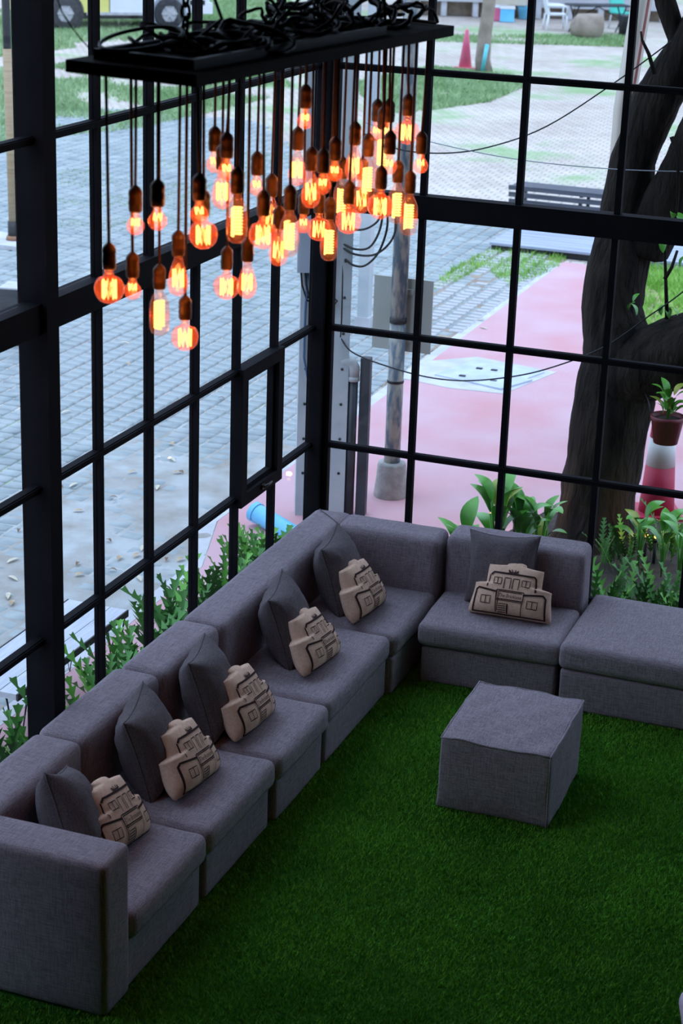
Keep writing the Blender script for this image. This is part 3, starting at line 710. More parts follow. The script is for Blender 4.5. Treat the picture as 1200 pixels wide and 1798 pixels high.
# rough wide-jointed cobbles beside the pink path
M_dirt = mat('brown_dirt', (.24, .185, .13), (.34, .27, .20), rough=.95, scale=6, bump=.5)
M_cob = mat('pale_cobble', (.36, .36, .36), (.48, .48, .47), rough=.85, scale=3, bump=.3, bscale=50)
dirt = poly_sheet('dirt_patch', [(q.x, q.y) for q in [gnd(645, 730), gnd(762, 500), gnd(800, 466), gnd(880, 430), gnd(1000, 446), gnd(985, 466), gnd(905, 532), gnd(830, 577), gnd(690, 652)]], ZG-.004, M_dirt, 'brown dirt patch with loose cobbles beside the pink path')
dpoly = [(v.co.x, v.co.y) for v in list(dirt.data.vertices)[:9]]
bx2 = .085; CB = MB(); CB.add([(-.085, -.062, -.03), (.085, -.062, -.03), (.085, .062, -.03), (-.085, .062, -.03), (-.07, -.048, .012), (.07, -.048, .012), (.07, .048, .012), (-.07, .048, .012)], [(4, 5, 6, 7), (0, 1, 5, 4), (1, 2, 6, 5), (2, 3, 7, 6), (3, 0, 4, 7)]); CBM = CB.mesh('cobble')
yy = 4.3
for i in range(14):
    x = -1.42-.205*i
    for j in range(70):
        y = 4.3+.145*j+(i % 2)*.05+pr.uniform(-.015, .015)
        if in_poly(x-.05, y, dpoly) and in_poly(x+.1, y, dpoly) and nz((x*1.3, y*1.3, 5)) < .32:
            put('cobble', CBM, M_cob, dirt, (x, y, ZG), (0, 0, pr.uniform(-.12, .12)))

# ------------------------------------------------------------------ fallen leaves
M_leafd = [mat('dry_leaf_tan', (.50, .40, .25), (.38, .27, .15), rough=.8, scale=30), mat('dry_leaf_brown', (.22, .13, .08), (.15, .09, .06), rough=.8, scale=30), mat('dry_leaf_pale', (.62, .58, .44), (.5, .46, .34), rough=.8, scale=30)]
def leaf_mesh(L=.11, Wd=.035, curl=.012, n=6, fold=.25):
    m = MB(); vs = []; fs = []
    for i in range(n+1):
        t = i/n; wv = Wd*math.sin(PI*min(.98, t*.95+.03))**.8*.5 if 0 < i < n else .0008; z = curl*math.sin(PI*t)+.006
        vs += [(t*L, -wv, z+wv*fold), (t*L, 0, z), (t*L, wv, z+wv*fold)]
    for i in range(n):
        for k in (0, 1): a = 3*i+k; fs.append((a, a+3, a+4, a+1))
    return m.add(vs, fs, True)
LEAFM = [leaf_mesh(.085, .036, .010).mesh('blade'), leaf_mesh(.065, .026, .014).mesh('blade'), leaf_mesh(.12, .032, .008).mesh('blade')]
for k in range(3): LEAFM[k].materials.append(M_leafd[k])
lw_ = ['curled tan', 'small brown', 'long pale']
spots = [(122, 855, 2), (128, 898, 0), (110, 857, 1), (225, 830, 0), (192, 874, 1), (322, 831, 1), (187, 947, 1), (252, 957, 2), (214, 976, 0), (234, 978, 0), (206, 1002, 1), (134, 993, 1), (131, 1011, 0), (165, 958, 1), (12, 988, 2), (14, 1011, 2), (15, 1040, 2), (23, 1054, 0), (35, 929, 1), (310, 985, 0), (292, 985, 1), (274, 990, 0), (342, 780, 1), (300, 776, 0), (298, 803, 2), (282, 723, 2), (321, 829, 0), (348, 752, 1), (228, 603, 2), (107, 725, 2), (230, 640, 0), (838, 562, 0), (842, 575, 2), (240, 1010, 2), (395, 700, 1), (275, 860, 2)]
wh = ['beside the post', 'by the glass', 'on the sand', 'on the pavers', 'beyond the bench', 'near the casement']
lr = random.Random(4); seenl = {}
for i, (a, b, k) in enumerate(spots):
    p = gnd(a, b, ZG+.012)
    where = 'sand' if b > 770 else 'pavers'
    same = sorted(q[0]*1000+q[1] for q in spots if q[2] == k and (q[1] > 770) == (b > 770))
    nm_ = '%s dry leaf on the %s outside, %s of these from the left' % (lw_[k], where, ORD[same.index(a*1000+b)])
    o = put('fallen_leaf', LEAFM[k], None, None, (p.x, p.y, ZG+.006), (0, 0, lr.uniform(0, 6.28)))
    tag(o, nm_, 'leaf', '%s dry leaves on the %s' % (lw_[k], where))

# ------------------------------------------------------------------ plants
M_fern = [mat('fern_green', (.030, .135, .014), (.06, .24, .028), rough=.5, scale=6, spec=.4), mat('fern_light', (.08, .30, .025), (.15, .42, .05), rough=.5, scale=6, spec=.4)]
def frond_mesh(L, lobes, wd, droop, seed):
    """lobed fern frond: arching rib, narrow wing, finger-like lobes either side"""
    m = MB(); n = lobes*4; rib = []
    for i in range(n+1):
        t = i/n; rib.append(Vector((t*L*.42*(.25+droop*t), .025*math.sin(2.6*t+seed), L*(t-droop*.30*t*t))))
    vs = []; fs = []
    prof = (.10, .50, 1.0, .16)
    for i, p in enumerate(rib):
        t = i/n; env = math.sin(PI*(.10+.84*t))**.7
        wv = .0035+wd*env*prof[i % 4]
        if t < .18: wv = .0025
        if i == n: wv = .001
        lift = .8*wv
        vs += [p+Vector((.10*wv, -wv, lift)), p, p+Vector((.10*wv, wv, lift))]
    for i in range(n):
        for k in (0, 1): a = 3*i+k; fs.append((a, a+3, a+4, a+1))
    return m.add(vs, fs, True).mesh('frond')
FR = [frond_mesh(.44, 10, .034, .55, 1), frond_mesh(.38, 9, .030, .35, 2), frond_mesh(.50, 11, .036, .70, 3), frond_mesh(.34, 8, .028, .25, 4)]
FR2 = [m.copy() for m in FR]
for m in FR: m.materials.append(M_fern[0])
for m in FR2: m.materials.append(M_fern[1])
def fern(label, loc, n, scale, seed, group):
    root = empty('fern', loc, 0, label, 'fern', group); R = random.Random(seed)
    for i in range(n):
        o = put('frond', (FR2 if R.random() < .35 else FR)[R.randrange(4)], None, root, (R.uniform(-.10, .10), R.uniform(-.15, .15), 0), (R.uniform(-.22, .22), R.uniform(-.15, .35), 2*PI*i/n+R.uniform(-.4, .4)))
        s_ = scale*R.uniform(.75, 1.15); o.scale = (s_, s_, s_)
    return root
ferns = [(-4.75, .9), (-3.95, .8), (-3.25, 1.25), (-2.95, 1.0), (-2.62, 1.15), (-2.28, 1.2), (-1.95, 1.25), (-1.62, 1.25), (-1.30, 1.3), (-.98, 1.25), (-.68, 1.2), (-.36, 1.2), (-.05, 1.15)]
for i, (y, s_) in enumerate(ferns):
    fern('green lobed fern outside the left glazing, %s along the strip from the corner' % ORD[len(ferns)-1-i], (-.24+.05*math.sin(i*2.1), y, ZG+.02), 30, s_*1.22, 40+i, 'ferns along the left glazing')
for i, (a, b, s_, nme) in enumerate(((1062, 1040, 1.55, 'tall bright fern just outside beside the sofa back'), (1110, 1055, 1.2, 'low spreading fern outside behind the ottoman'), (1150, 1050, 1.5, 'upright fern outside near the right mullion'), (1195, 1055, 1.3, 'fern outside at the right edge behind the ottoman'), (1085, 1005, 1.0, 'small fern at the foot of the tree'), (1165, 985, 1.1, 'fern in the bed under the hanging pot'))):
    p = hit(a, b, 2, ZG+.02) if i < 4 else gnd(a, b); y = .28+.08*(i % 3) if i < 4 else p.y
    q = hit(a, b-20, 1, y); fern(nme, (q.x, y, ZG+.03), 26, s_*.80, 60+i, 'ferns in the far bed')
for i, (a, y) in enumerate(((600, .22), (640, .25), (705, .22))):
    q = hit(a, 900, 1, y); fern('small fern tip showing over the corner sofa back, %s from the corner post' % ORD[i], (q.x, y, ZG+.02), 6, 1.55, 80+i, 'fern tips behind the sofa corner')
# broad-leaved plants
M_broad = [mat('glossy_green_leaf', (.06, .28, .02), (.13, .42, .05), rough=.35, scale=7, spec=.5), mat('yellowing_leaf', (.42, .42, .06), (.30, .40, .06), rough=.4, scale=7)]
BR = leaf_mesh(.26, .115, .05, 8, .22).mesh('leaf'); BR.materials.append(M_broad[0]); BRy = BR.copy(); BRy.materials.clear(); BRy.materials.append(M_broad[1])
def broad(label, loc, n, scale, seed, yellow=.15, up=.9):
    root = empty('broadleaf_plant', loc, 0, label, 'plant', 'broad-leaved plants in the far bed'); R = random.Random(seed); st = MB()
    for i in range(n):
        az = 2*PI*i/n*1.62+R.uniform(-.4, .4); el = R.uniform(.35, 1.25)*up; hh = R.uniform(.20, .52)*scale
        tip = Vector((math.cos(az)*.05*scale, math.sin(az)*.05*scale, hh)); st.tube([(0, 0, 0), (tip.x*.4, tip.y*.4, hh*.6), tip], .007*scale, 5)
        o = put('leaf', BRy if R.random() < yellow else BR, None, root, tip, (0, -el, az)); s_ = scale*R.uniform(.65, 1.15); o.scale = (s_, s_, s_)
    st.build('stem', M_broad[0], root); return root
for (a, b, y, n, s_, sd, yl, lab) in ((872, 925, .95, 13, 1.15, 1, .12, 'tall broad-leaved plant left of the second mullion'), (815, 930, .60, 9, .95, 2, .35, 'low plant with a yellow leaf peeking over the sofa back'), (915, 930, 1.05, 11, 1.0, 3, .1, 'broad-leaved plant between the mullion and the tree'), (950, 935, 1.15, 11, .95, 4, .1, 'broad-leaved plant touching the tree trunk'), (1128, 915, 1.7, 10, .70, 5, .05, 'broad-leaved plant in front of the near traffic cone'), (1170, 920, 1.55, 10, .75, 6, .05, 'broad-leaved plant right of the glowing garden lamp'), (1200, 935, 1.4, 9, .80, 7, .05, 'broad-leaved plant at the right edge of the bed')):
    q = hit(a, b, 1, y); broad(lab, (q.x, y, ZG+.03), n, s_, sd, yl)
# glowing garden spot lamps in the bed
M_spot = emis('garden_lamp_glow', (1.0, .52, .10), 5.0)
for i, (a, b, lab) in enumerate(((1135, 945, 'glowing amber garden lamp behind the fern right of the tree'), (1152, 948, 'second amber garden lamp close to the fern right of the tree'), (905, 908, 'warm garden lamp under leaves right of the second mullion'), (940, 912, 'garden lamp in a stem-like holder left of the tree'), (864, 906, 'small garden lamp just left of the second mullion'))):
    p = hit(a, b, 1, 1.85 if a < 1000 else 1.8)
    root = empty('garden_lamp', (p.x, p.y, ZG+.02), 0, lab, 'garden lamp', 'garden lamps in the far bed')
    MB().tube([(0, 0, 0), (0, 0, p.z-ZG-.05)], .012, 8).build('stake', M_cable, root)
    MB().lathe([(.008, -.024), (.014, -.018), (.016, .0), (.017, .006), (.013, .004)], 12, Matrix.Translation((0, 0, p.z-ZG-.02))).build('hood', M_cable, root)
    MB().lathe([(.0005, -.013), (.009, -.010), (.014, 0), (.011, .010), (.0005, .013)], 12, Matrix.Translation((0, 0, p.z-ZG+.004))).build('lamp_glass', M_spot, root)
    ld = bpy.data.lights.new('lamp_light', 'POINT'); ld.energy = .8; ld.color = (1, .5, .15); ld.shadow_soft_size = .02
    lo = bpy.data.objects.new('lamp_light', ld); col.objects.link(lo); lo.parent = root; lo.location = (0, 0, p.z-ZG+.05)

# ------------------------------------------------------------------ big tree
M_bark = mat('dark_bark', (.012, .0105, .010), (.040, .033, .027), rough=.95, scale=7, stretch=(1, 1, .25), bump=1.0, bscale=22, spec=.1, detail=8)
M_bark.node_tree.nodes['Bump'].inputs['Distance'].default_value = .04
tree = empty('tree', (1.43, 2.15, ZG), 0, 'big dark forked tree trunk standing outside the right panes', 'tree')
def limb(pts, name, n=18, seed=0):
    """pts: (u_left, u_right, v, depth y) silhouettes turned into centres and radii at their own depth"""
    C = []; Rr_ = []
    for (ul, ur, v, y) in pts:
        a = hit(ul, v, 1, y); b = hit(ur, v, 1, y); C.append((a+b)/2); Rr_.append((b-a).length/2)
    # densify
    CC = []; RR = []
    for i in range(len(C)-1):
        k = 5
        for j in range(k):
            t = j/k; CC.append(C[i].lerp(C[i+1], t)); RR.append(Rr_[i]+(Rr_[i+1]-Rr_[i])*t)
    CC.append(C[-1]); RR.append(Rr_[-1]); m = MB(); m.tube(CC, RR, n)
    base = Vector(tree.location)
    for i, v in enumerate(m.v):
        ci_ = i//n; c = CC[min(ci_, len(CC)-1)]; d = Vector(v)-c
        k = 1+.10*nz(Vector(v)*2.5+Vector((seed, 0, 0)))+.06*nz(Vector(v)*9)
        m.v[i] = tuple(c+d*k-base)
    return m.build(name, M_bark, tree)
limb([(955, 1128, 970, 2.1), (976, 1114, 930, 2.12), (988, 1118, 860, 2.15), (1001, 1134, 780, 2.18), (1012, 1152, 700, 2.2), (1022, 1150, 620, 2.2), (1024, 1128, 540, 2.22), (1036, 1138, 470, 2.25), (1053, 1150, 395, 2.3), (1064, 1149, 320, 2.3), (1072, 1152, 280, 2.3), (1089, 1166, 240, 2.3), (1110, 1195, 181, 2.3), (1145, 1222, 125, 2.3), (1176, 1250, 80, 2.3), (1210, 1280, 20, 2.3), (1240, 1300, -60, 2.3)], 'trunk', 22, 1)
def limb_c(pts, name, n, seed):
    """limb given by centre pixel, half thickness in pixels and depth"""
    return limb([(a-r_, a+r_, b, y) for a, b, r_, y in pts], name, n, seed)
limb_c([(1090, 668, 62, 2.15), (1140, 640, 64, 2.1), (1190, 618, 62, 2.05), (1240, 596, 58, 2.0), (1310, 550, 50, 1.95)], 'branch', 18, 2)
limb([(1085, 1180, 430, 2.3), (1112, 1200, 385, 2.25), (1150, 1228, 318, 2.2), (1174, 1252, 268, 2.15), (1202, 1282, 215, 2.1), (1245, 1312, 140, 2.1), (1270, 1322, 20, 2.1)], 'branch', 16, 3)
limb([(1172, 1222, 105, 2.3), (1172, 1207, 65, 2.3), (1152, 1187, 5, 2.3), (1138, 1168, -60, 2.3), (1130, 1150, -160, 2.4)], 'branch', 12, 4)
tb = Vector(tree.location)
for q in ([(1172, 560), (1170, 500), (1168, 440), (1172, 400)], [(1168, 490), (1180, 470), (1190, 440)], [(1150, 130), (1140, 95), (1128, 70), (1126, 55)], [(1180, 240), (1192, 280), (1190, 360), (1185, 400)]):
    P3 = [hit(a, b, 1, 1.95)-tb for a, b in q]; MB().tube(P3, [.016-.003*i for i in range(len(P3))], 6).build('twig', M_bark, tree)
# canopy far above the frame gives the leaf cover of the tree
cl = random.Random(77); LV = []; LF = []
for i in range(2600):
    a = cl.uniform(0, 2*PI); rr = 2.3*math.sqrt(cl.random()); c = Vector((1.9+rr*math.cos(a), 2.9+rr*math.sin(a), 5.6+cl.gauss(0, .55)))-tb
    d1 = Vector((cl.gauss(0, 1), cl.gauss(0, 1), cl.gauss(0, .5))).normalized(); d2 = d1.orthogonal().normalized(); s1, s2 = .10, .045; o = len(LV)
    LV += [c-d1*s1, c+d2*s2, c+d1*s1, c-d2*s2]; LF.append((o, o+1, o+2, o+3))
tag(MB().add(LV, LF).build('foliage', M_fern[0], tree), kind='stuff')
for k, q in enumerate((((1240, 1300, -60, 2.3), (1265, 1300, -300, 2.6), (1290, 1310, -650, 2.9)), ((1270, 1322, 20, 2.1), (1310, 1345, -300, 2.4), (1350, 1365, -600, 2.6)))): limb(q, 'branch', 12, 6+k)
# sprouts growing out of the bark
for i, (a, b, s_) in enumerate(((1105, 545, .6), (1118, 555, .7), (1112, 530, .5), (1150, 560, .6), (1162, 555, .55), (1175, 560, .7), (1190, 555, .6), (1165, 445, .8), (1182, 430, .7), (1195, 470, .6), (1180, 385, .7), (1195, 395, .8))):
    p = hit(a, b, 1, 1.93)-tb; o = put('leaf', BR, None, tree, p, (lr.uniform(-.4, .4), -lr.uniform(.3, 1.2), lr.uniform(0, 6.28))); o.scale = (s_*.62,)*3

# hanging pot with a small plant
M_pot = mat('maroon_plastic', (.15, .018, .028), (.19, .025, .035), rough=.45, scale=6, spec=.5)
pp = hit(1169, 777, 1, 1.62); pt = empty('hanging_pot', pp, 0, 'maroon plastic pot with a small leafy plant hung beside the tree', 'potted plant')
ph = .195
potb = MB().lathe([(.0005, .004), (.078, .002), (.084, 0), (.112, ph-.03), (.118, ph-.028), (.120, ph), (.108, ph), (.105, ph-.025), (.098, ph-.03), (.0005, ph-.032)], 24, cap=False).build('pot', M_pot, pt)
MB().lathe([(.0005, ph-.022), (.06, ph-.024), (.103, ph-.03)], 18, cap=False).build('soil', M_soil, pt)
MB().tube([(-.112, 0, ph-.01), (-.17, .12, ph+.06), (-.25, .36, ph+.05)], .005, 6).build('hanger_wire', M_cable, pt)
for i in range(22):
    az = i*2.4; el = lr.uniform(.3, 1.3); hh = ph+lr.uniform(-.01, .14); o = put('leaf', BRy if i % 7 == 3 else BR, None, pt, (math.cos(az)*.04, math.sin(az)*.04, hh), (0, -el, az)); o.scale = (lr.uniform(.35, .55),)*3
MB().tube([(0, 0, ph-.03), (.01, 0, ph+.08), (.0, .01, ph+.16)], .008, 6).tube([(0, 0, ph-.03), (-.02, .02, ph+.12)], .006, 6).build('stem', M_broad[0], pt)

# ------------------------------------------------------------------ traffic cones
def cone(label, p, h, rb, rt, c1, white, seed):
    root = empty('traffic_cone', (p.x, p.y, ZG+.014), .4*seed, label, 'traffic cone', None)
    MB().box((-rb*1.3, -rb*1.3, 0), (rb*1.3, rb*1.3, .03)).build('base_plate', c1, root)
    rr = lambda z: rb+(rt-rb)*z/h
    if white:
        a, b = .40, .62
        MB().lathe([(rr(0), .03), (rr(a), a)], 24).build('lower_body', c1, root); MB().lathe([(rr(a), a+.001), (rr(b), b)], 24).build('reflective_band', white, root); MB().lathe([(rr(b), b+.001), (rr(h), h-.01), (rr(h)*.8, h), (.015, h)], 24).build('tip', c1, root)
    else:
        MB().lathe([(rr(0), .03), (rr(h*.97), h*.97), (rt*.8, h), (.012, h)], 20).build('body', c1, root)
M_cone = mat('red_cone_plastic', (.42, .022, .06), (.50, .035, .08), rough=.5, scale=5); M_cw = mat('white_band', (.62, .66, .64), (.7, .72, .70), rough=.5, scale=9); M_cone2 = mat('pink_faded_cone', (.75, .12, .24), (.82, .20, .30), rough=.6, scale=3)
cone('red and white traffic cone partly hidden behind the hanging pot', hit(1152, 905, 2, ZG), .76, .138, .090, M_cone, M_cw, 1)
cone('faded pink traffic cone far off beside the leaning trunk', gnd(817, 121), .86, .15, .035, M_cone2, None, 2)

# ------------------------------------------------------------------ utility pole, pipes, cables at the corner
M_pole = mat('whitewashed_concrete', (.40, .45, .47), (.52, .55, .55), rough=.9, scale=3, bump=.4, bscale=25)
M_grey = mat('grey_cabinet', (.30, .34, .40), (.34, .38, .44), rough=.6, scale=4)
a, b = gnd(514, 903), gnd(606, 903); c = (a+b)/2; up = empty('utility_pole', (c.x, c.y, ZG), .43, 'whitewashed concrete utility pole with a meter cabinet behind the corner post', 'utility pole')
MB().box((-.185, -.06, 0), (.185, .06, 5.2)).build('column', M_pole, up)
for k in range(9):
    for s_ in (-1, 1): MB().lathe([(.011, -.064), (.011, -.0595)], 8, Matrix.Translation((s_*.135, 0, .35+.27*k)) @ Matrix.Rotation(PI/2, 4, 'X') @ Matrix.Translation((0, 0, .124))).build('bolt_hole', M_cable, up)
MB().box((-.22, -.16, 1.90), (-.0, -.062, 2.55)).build('meter_cabinet', M_grey, up)
for k, (x0, d_) in enumerate(((-.19, .22), (-.16, .30), (-.12, .26), (-.08, .24), (-.05, .22))):
    MB().tube([(x0, -.11, 1.90), (x0+.01, -.10, 1.80), (x0+.05+.02*k, -.09, 1.90-d_), (-.02, -.075, 1.66-.03*k)], .008, 6).build('cable', M_cable, up)
MB().tube([(-.14, -.1, 1.9), (-.15, -.085, 1.6), (-.15, -.08, 1.25), (-.12, -.08, 1.1), (.02, -.085, 1.02)], .010, 6).build('cable', mat('blue_grey_cable', (.06, .13, .24), rough=.5), up)
# coil of slack cable on the pole
co = empty('cable_coil', hit(608, 430, 1, 1.80), 0, 'coil of slack black cable hanging beside the pole below the bulbs', 'cable'); cb = Vector(co.location)
for q in (((600, 388), (620, 402), (642, 402), (662, 390), (672, 372)), ((598, 425), (622, 437), (648, 435), (665, 410), (672, 378), (670, 350)), ((598, 432), (622, 446), (655, 448), (680, 432), (694, 408), (694, 380), (686, 350)), ((606, 455), (622, 466), (642, 466), (664, 445), (678, 410), (681, 380), (676, 350)), ((596, 350), (600, 400), (602, 460), (600, 560), (598, 592))):
    P3 = [hit(a, b, 1, 1.80)-cb for a, b in q]
    # smooth
    S = []
    for i in range(len(P3)-1):
        p0, p1, p2, p3 = P3[max(0, i-1)], P3[i], P3[i+1], P3[min(len(P3)-1, i+2)]
        for j in range(5):
            t = j/5; S.append(.5*((2*p1)+(p2-p0)*t+(2*p0-5*p1+4*p2-p3)*t*t+(3*p1-p0-3*p2+p3)*t**3))
    S.append(P3[-1]); MB().tube(S, .0085, 6).build('loop', M_cable, co)
def cable(label, q, rad, m=M_cable):
    P3 = [hit(a, b, 1, y) for a, b, y in q]; S = []
    for i in range(len(P3)-1):
        p0, p1, p2, p3 = P3[max(0, i-1)], P3[i], P3[i+1], P3[min(len(P3)-1, i+2)]
        for j in range(6):
            t = j/6; S.append(.5*((2*p1)+(p2-p0)*t+(2*p0-5*p1+4*p2-p3)*t*t+(3*p1-p0-3*p2+p3)*t**3))
    S.append(P3[-1]); o0 = S[0]; tag(MB().tube([p-o0 for p in S], rad, 6).build('overhead_cable', m, None, o0), label, 'cable')
cable('black cable sagging low from the corner pole to the tree branch', [(598, 592, 1.80), (625, 622, 1.80), (720, 655, 1.82), (800, 668, 1.84), (880, 664, 1.86), (960, 648, 1.87), (1060, 610, 1.88), (1140, 555, 1.88), (1205, 508, 1.88), (1290, 430, 1.88)], .0055)
cable('black cable sagging high across the right panes up to the tree fork', [(640, 235, 1.9), (700, 262, 1.92), (780, 269, 1.94), (860, 258, 1.96), (960, 222, 1.98), (1080, 145, 2.0), (1180, 72, 2.0)], .0055)
cable('thin grey wire crossing high behind the right panes', [(640, 215, 1.95), (760, 250, 1.95), (910, 280, 1.95), (1080, 297, 1.95), (1240, 302, 1.95)], .0035, M_grey)
# black square post with soil pipe and vent elbow
M_dk = mat('dark_painted_pipe', (.018, .020, .026), (.04, .045, .055), rough=.45, scale=4, spec=.5); M_pvc = mat('grey_pvc', (.42, .44, .43), (.52, .53, .52), rough=.6, scale=12)
pg = gnd(622, 905); sp = empty('drain_pipe', (pg.x, pg.y, ZG), .15, 'dark drain pipe with a grey PVC elbow strapped to a black post', 'drain pipe')
MB().box((.01, -.02, 0), (.085, .055, 1.24)).build('square_post', M_dk, sp)
MB().tube([(-.04, -.02, 0), (-.04, -.02, 1.12)], .037, 14).build('pipe', M_dk, sp)
MB().tube([(-.04, -.02, 1.09), (-.04, -.02, 1.16), (-.055, -.025, 1.20), (-.09, -.03, 1.215), (-.13, -.035, 1.21)], [.044, .046, .046, .046, .046], 14).build('elbow', M_pvc, sp)
MB().tube([(-.04, -.02, 1.065), (-.04, -.02, 1.10)], .047, 14).build('collar', M_pvc, sp)
# sign post with concrete foot
M_peel = mat('peeling_blue_paint', (.13, .18, .23), (.46, .44, .38), rough=.8, scale=20, stretch=(1, 1, .3), bump=.3, detail=8, contrast=(.42, .58)); M_signb = mat('beige_sign_back', (.42, .43, .38), (.47, .48, .43), rough=.7, scale=3)
pb = gnd(686, 872); sg = empty('sign_post', (pb.x, pb.y, ZG), 0, 'peeling blue-grey steel sign post with a concrete foot and a beige panel', 'sign post')
MB().lathe([(.13, 0), (.135, .02), (.122, .14), (.112, .27), (.108, .285), (.06, .29)], 20).build('concrete_foot', mat('rough_cement', (.30, .29, .27), (.42, .41, .38), rough=.95, scale=14, bump=.6), sg)
MB().tube([(0, 0, .2), (0, 0, 1.4)], .062, 16).build('post', M_peel, sg)
MB().tube([(0, 0, 1.4), (0, 0, 1.44)], .066, 16).tube([(0, 0, .93), (0, 0, .95)], .0655, 16).build('clamp_band', M_cable, sg)
MB().tube([(0, 0, 1.44), (0, 0, 4.6)], .062, 16).build('post', M_peel, sg)
tl, brr = hit(659, 482, 1, pb.y+.09), hit(756, 622, 1, pb.y+.09)
MB().box((tl.x-pb.x, .08, brr.z-ZG), (brr.x-pb.x, .092, tl.z-ZG)).build('sign_panel', M_signb, sg)
for z in (brr.z-ZG+.1, tl.z-ZG-.1): MB().box((-.09, .062, z-.02), (.09, .08, z+.02)).build('bracket', M_signb, sg)

# ------------------------------------------------------------------ light-blue pipe lying in the planting, left bench, bollard, bamboo pole
M_blue = mat('sky_blue_plastic', (.12, .50, .78), (.18, .60, .88), rough=.3, scale=3, spec=.5)
p0 = gnd(449, 905, ZG+.09); bp_ = empty('blue_pipe', (p0.x, p0.y, ZG), -.35, 'sky-blue plastic pipe lying on the ground below the casement light', 'pipe')
MB().tube([(0, 0, .115), (.42, 0, .03)], .072, 18, cap=False).tube([(0, 0, .115), (.42, 0, .03)], .060, 18, cap=False).build('pipe', M_blue, bp_)
MB().tube([(-.02, 0, .119), (.02, 0, .111)], .079, 18, cap=False).build('socket_rim', M_blue, bp_)
M_bench = mat('silvered_plank', (.50, .53, .58), (.62, .64, .68), rough=.75, scale=9, stretch=(8, .6, 8), bump=.4, detail=6)
be = empty('plank_bench', (-.76, -2.15, ZG), .0, 'weathered plank bench with black hairpin legs outside the left glazing', 'bench')
zb_ = .45
for k, (x0, x1) in enumerate(((-.22, -.115), (-.11, .06), (.065, .17))):
    MB().box((x0, -.66, zb_-.035), (x1, .66, zb_)).build('plank', M_bench, be)
MB().box((.172, -.66, zb_-.04), (.182, .66, zb_+.002)).box((-.23, -.66, zb_-.04), (-.222, .66, zb_+.002)).build('edge_strip', mat('dark_edge', (.05, .045, .045), rough=.7), be)
for (x, y) in ((-.18, -.58), (.13, -.58), (-.18, .58), (.13, .58)):
    MB().tube([(x-.04, y-.05, zb_-.035), (x, y, .006), (x+.04, y+.05, zb_-.035)], .006, 6).build('leg', M_cable, be)
pb2 = gnd(34, 600); bo = empty('bollard_box', (pb2.x, pb2.y, ZG), .2, 'dark square bollard box with a top coloured as lit, behind the left post', 'bollard')  # a plain dark box, no lamp in it
MB().box((-.16, -.16, 0), (.16, .16, .56)).build('body', M_dk, bo); MB().box((-.15, -.15, .56), (.15, .15, .575)).build('lit_top_plate', M_conc, bo); MB().box((-.165, -.165, .50), (.165, .165, .515)).build('rim', M_dk, bo)  # pale plate paints the daylight on top of the dark box
M_bam = mat('banded_timber', (.34, .24, .14), (.44, .33, .20), rough=.8, scale=2, stretch=(1, 1, 14), bump=.3)
pl = gnd(25, 428); po = empty('timber_pole', (pl.x, pl.y, ZG), 0, 'banded timber pole with a dark upper half beyond the left post', 'pole')
MB().box((-.45, -.35, 0), (.45, .35, .05)).build('plinth', M_conc, po); MB().lathe([(.10, .05), (.09, .10), (.062, .11)], 14).build('foot', mat('rust_foot', (.32, .16, .09), rough=.8), po)
MB().tube([(0, 0, .1), (0, 0, .28)], .075, 14).build('black_sleeve', M_cable, po)
MB().tube([(0, 0, .25), (-.01, 0, 1.2), (-.03, 0, 2.35)], [.062, .060, .056], 14).build('shaft', M_bam, po)
MB().tube([(-.03, 0, 2.3), (-.05, 0, 4.6)], .05, 14).build('upper_shaft', M_dk, po)

# ------------------------------------------------------------------ platform and slatted park bench
M_deck = mat('blue_grey_decking', (.30, .33, .42), (.38, .41, .50), rough=.8, scale=2, stretch=(.6, 6, 6), bump=.2)
ga, gb = gnd(858, 440), gnd(1030, 466); dk = empty('deck_platform', (ga.x, ga.y, ZG), 0, 'low blue-grey deck platform carrying the slatted bench', 'platform')
for k in range(14): MB().box((.0, .03+.165*k, .07), (2.6, .185+.165*k, .10)).build('deck_board', M_deck, dk)
MB().box((.02, .06, .0), (1.32, .10, .075)).build('riser', M_cable, dk); MB().box((1.32, .05, 0), (2.58, .12, .072)).build('side_block', M_conc, dk); MB().box((.02, 2.2, 0), (2.58, 2.26, .072)).build('rear_joist', M_cable, dk)
M_slat = mat('dark_slat', (.055, .06, .075), (.10, .105, .12), rough=.6, scale=5, stretch=(.5, 8, 8))
pbn = gnd(897, 392); bn = empty('park_bench', (pbn.x, ga.y+1.75, ZG+.10), -.02, 'dark slatted park bench on the deck beyond the right panes', 'bench')
tz = hit(897, 326, 1, ga.y+1.75).z-ZG-.10
for k in range(5): MB().box((0, .02*k-.05, tz-.045-.095*k), (1.75, .02*k-.02, tz-.095*k+.016)).build('back_slat', M_slat, bn)
for k in range(4): MB().box((0, .10+.10*k-.02, .40), (1.75, .18+.10*k-.02, .43)).build('seat_slat', M_slat, bn)
for x in (.1, .98, 1.62):
    MB().box((x-.02, .0, 0), (x+.02, .06, tz-.1)).box((x-.02, .42, 0), (x+.02, .47, .40)).box((x-.02, .03, .36), (x+.02, .46, .40)).build('bench_frame', M_dk, bn)

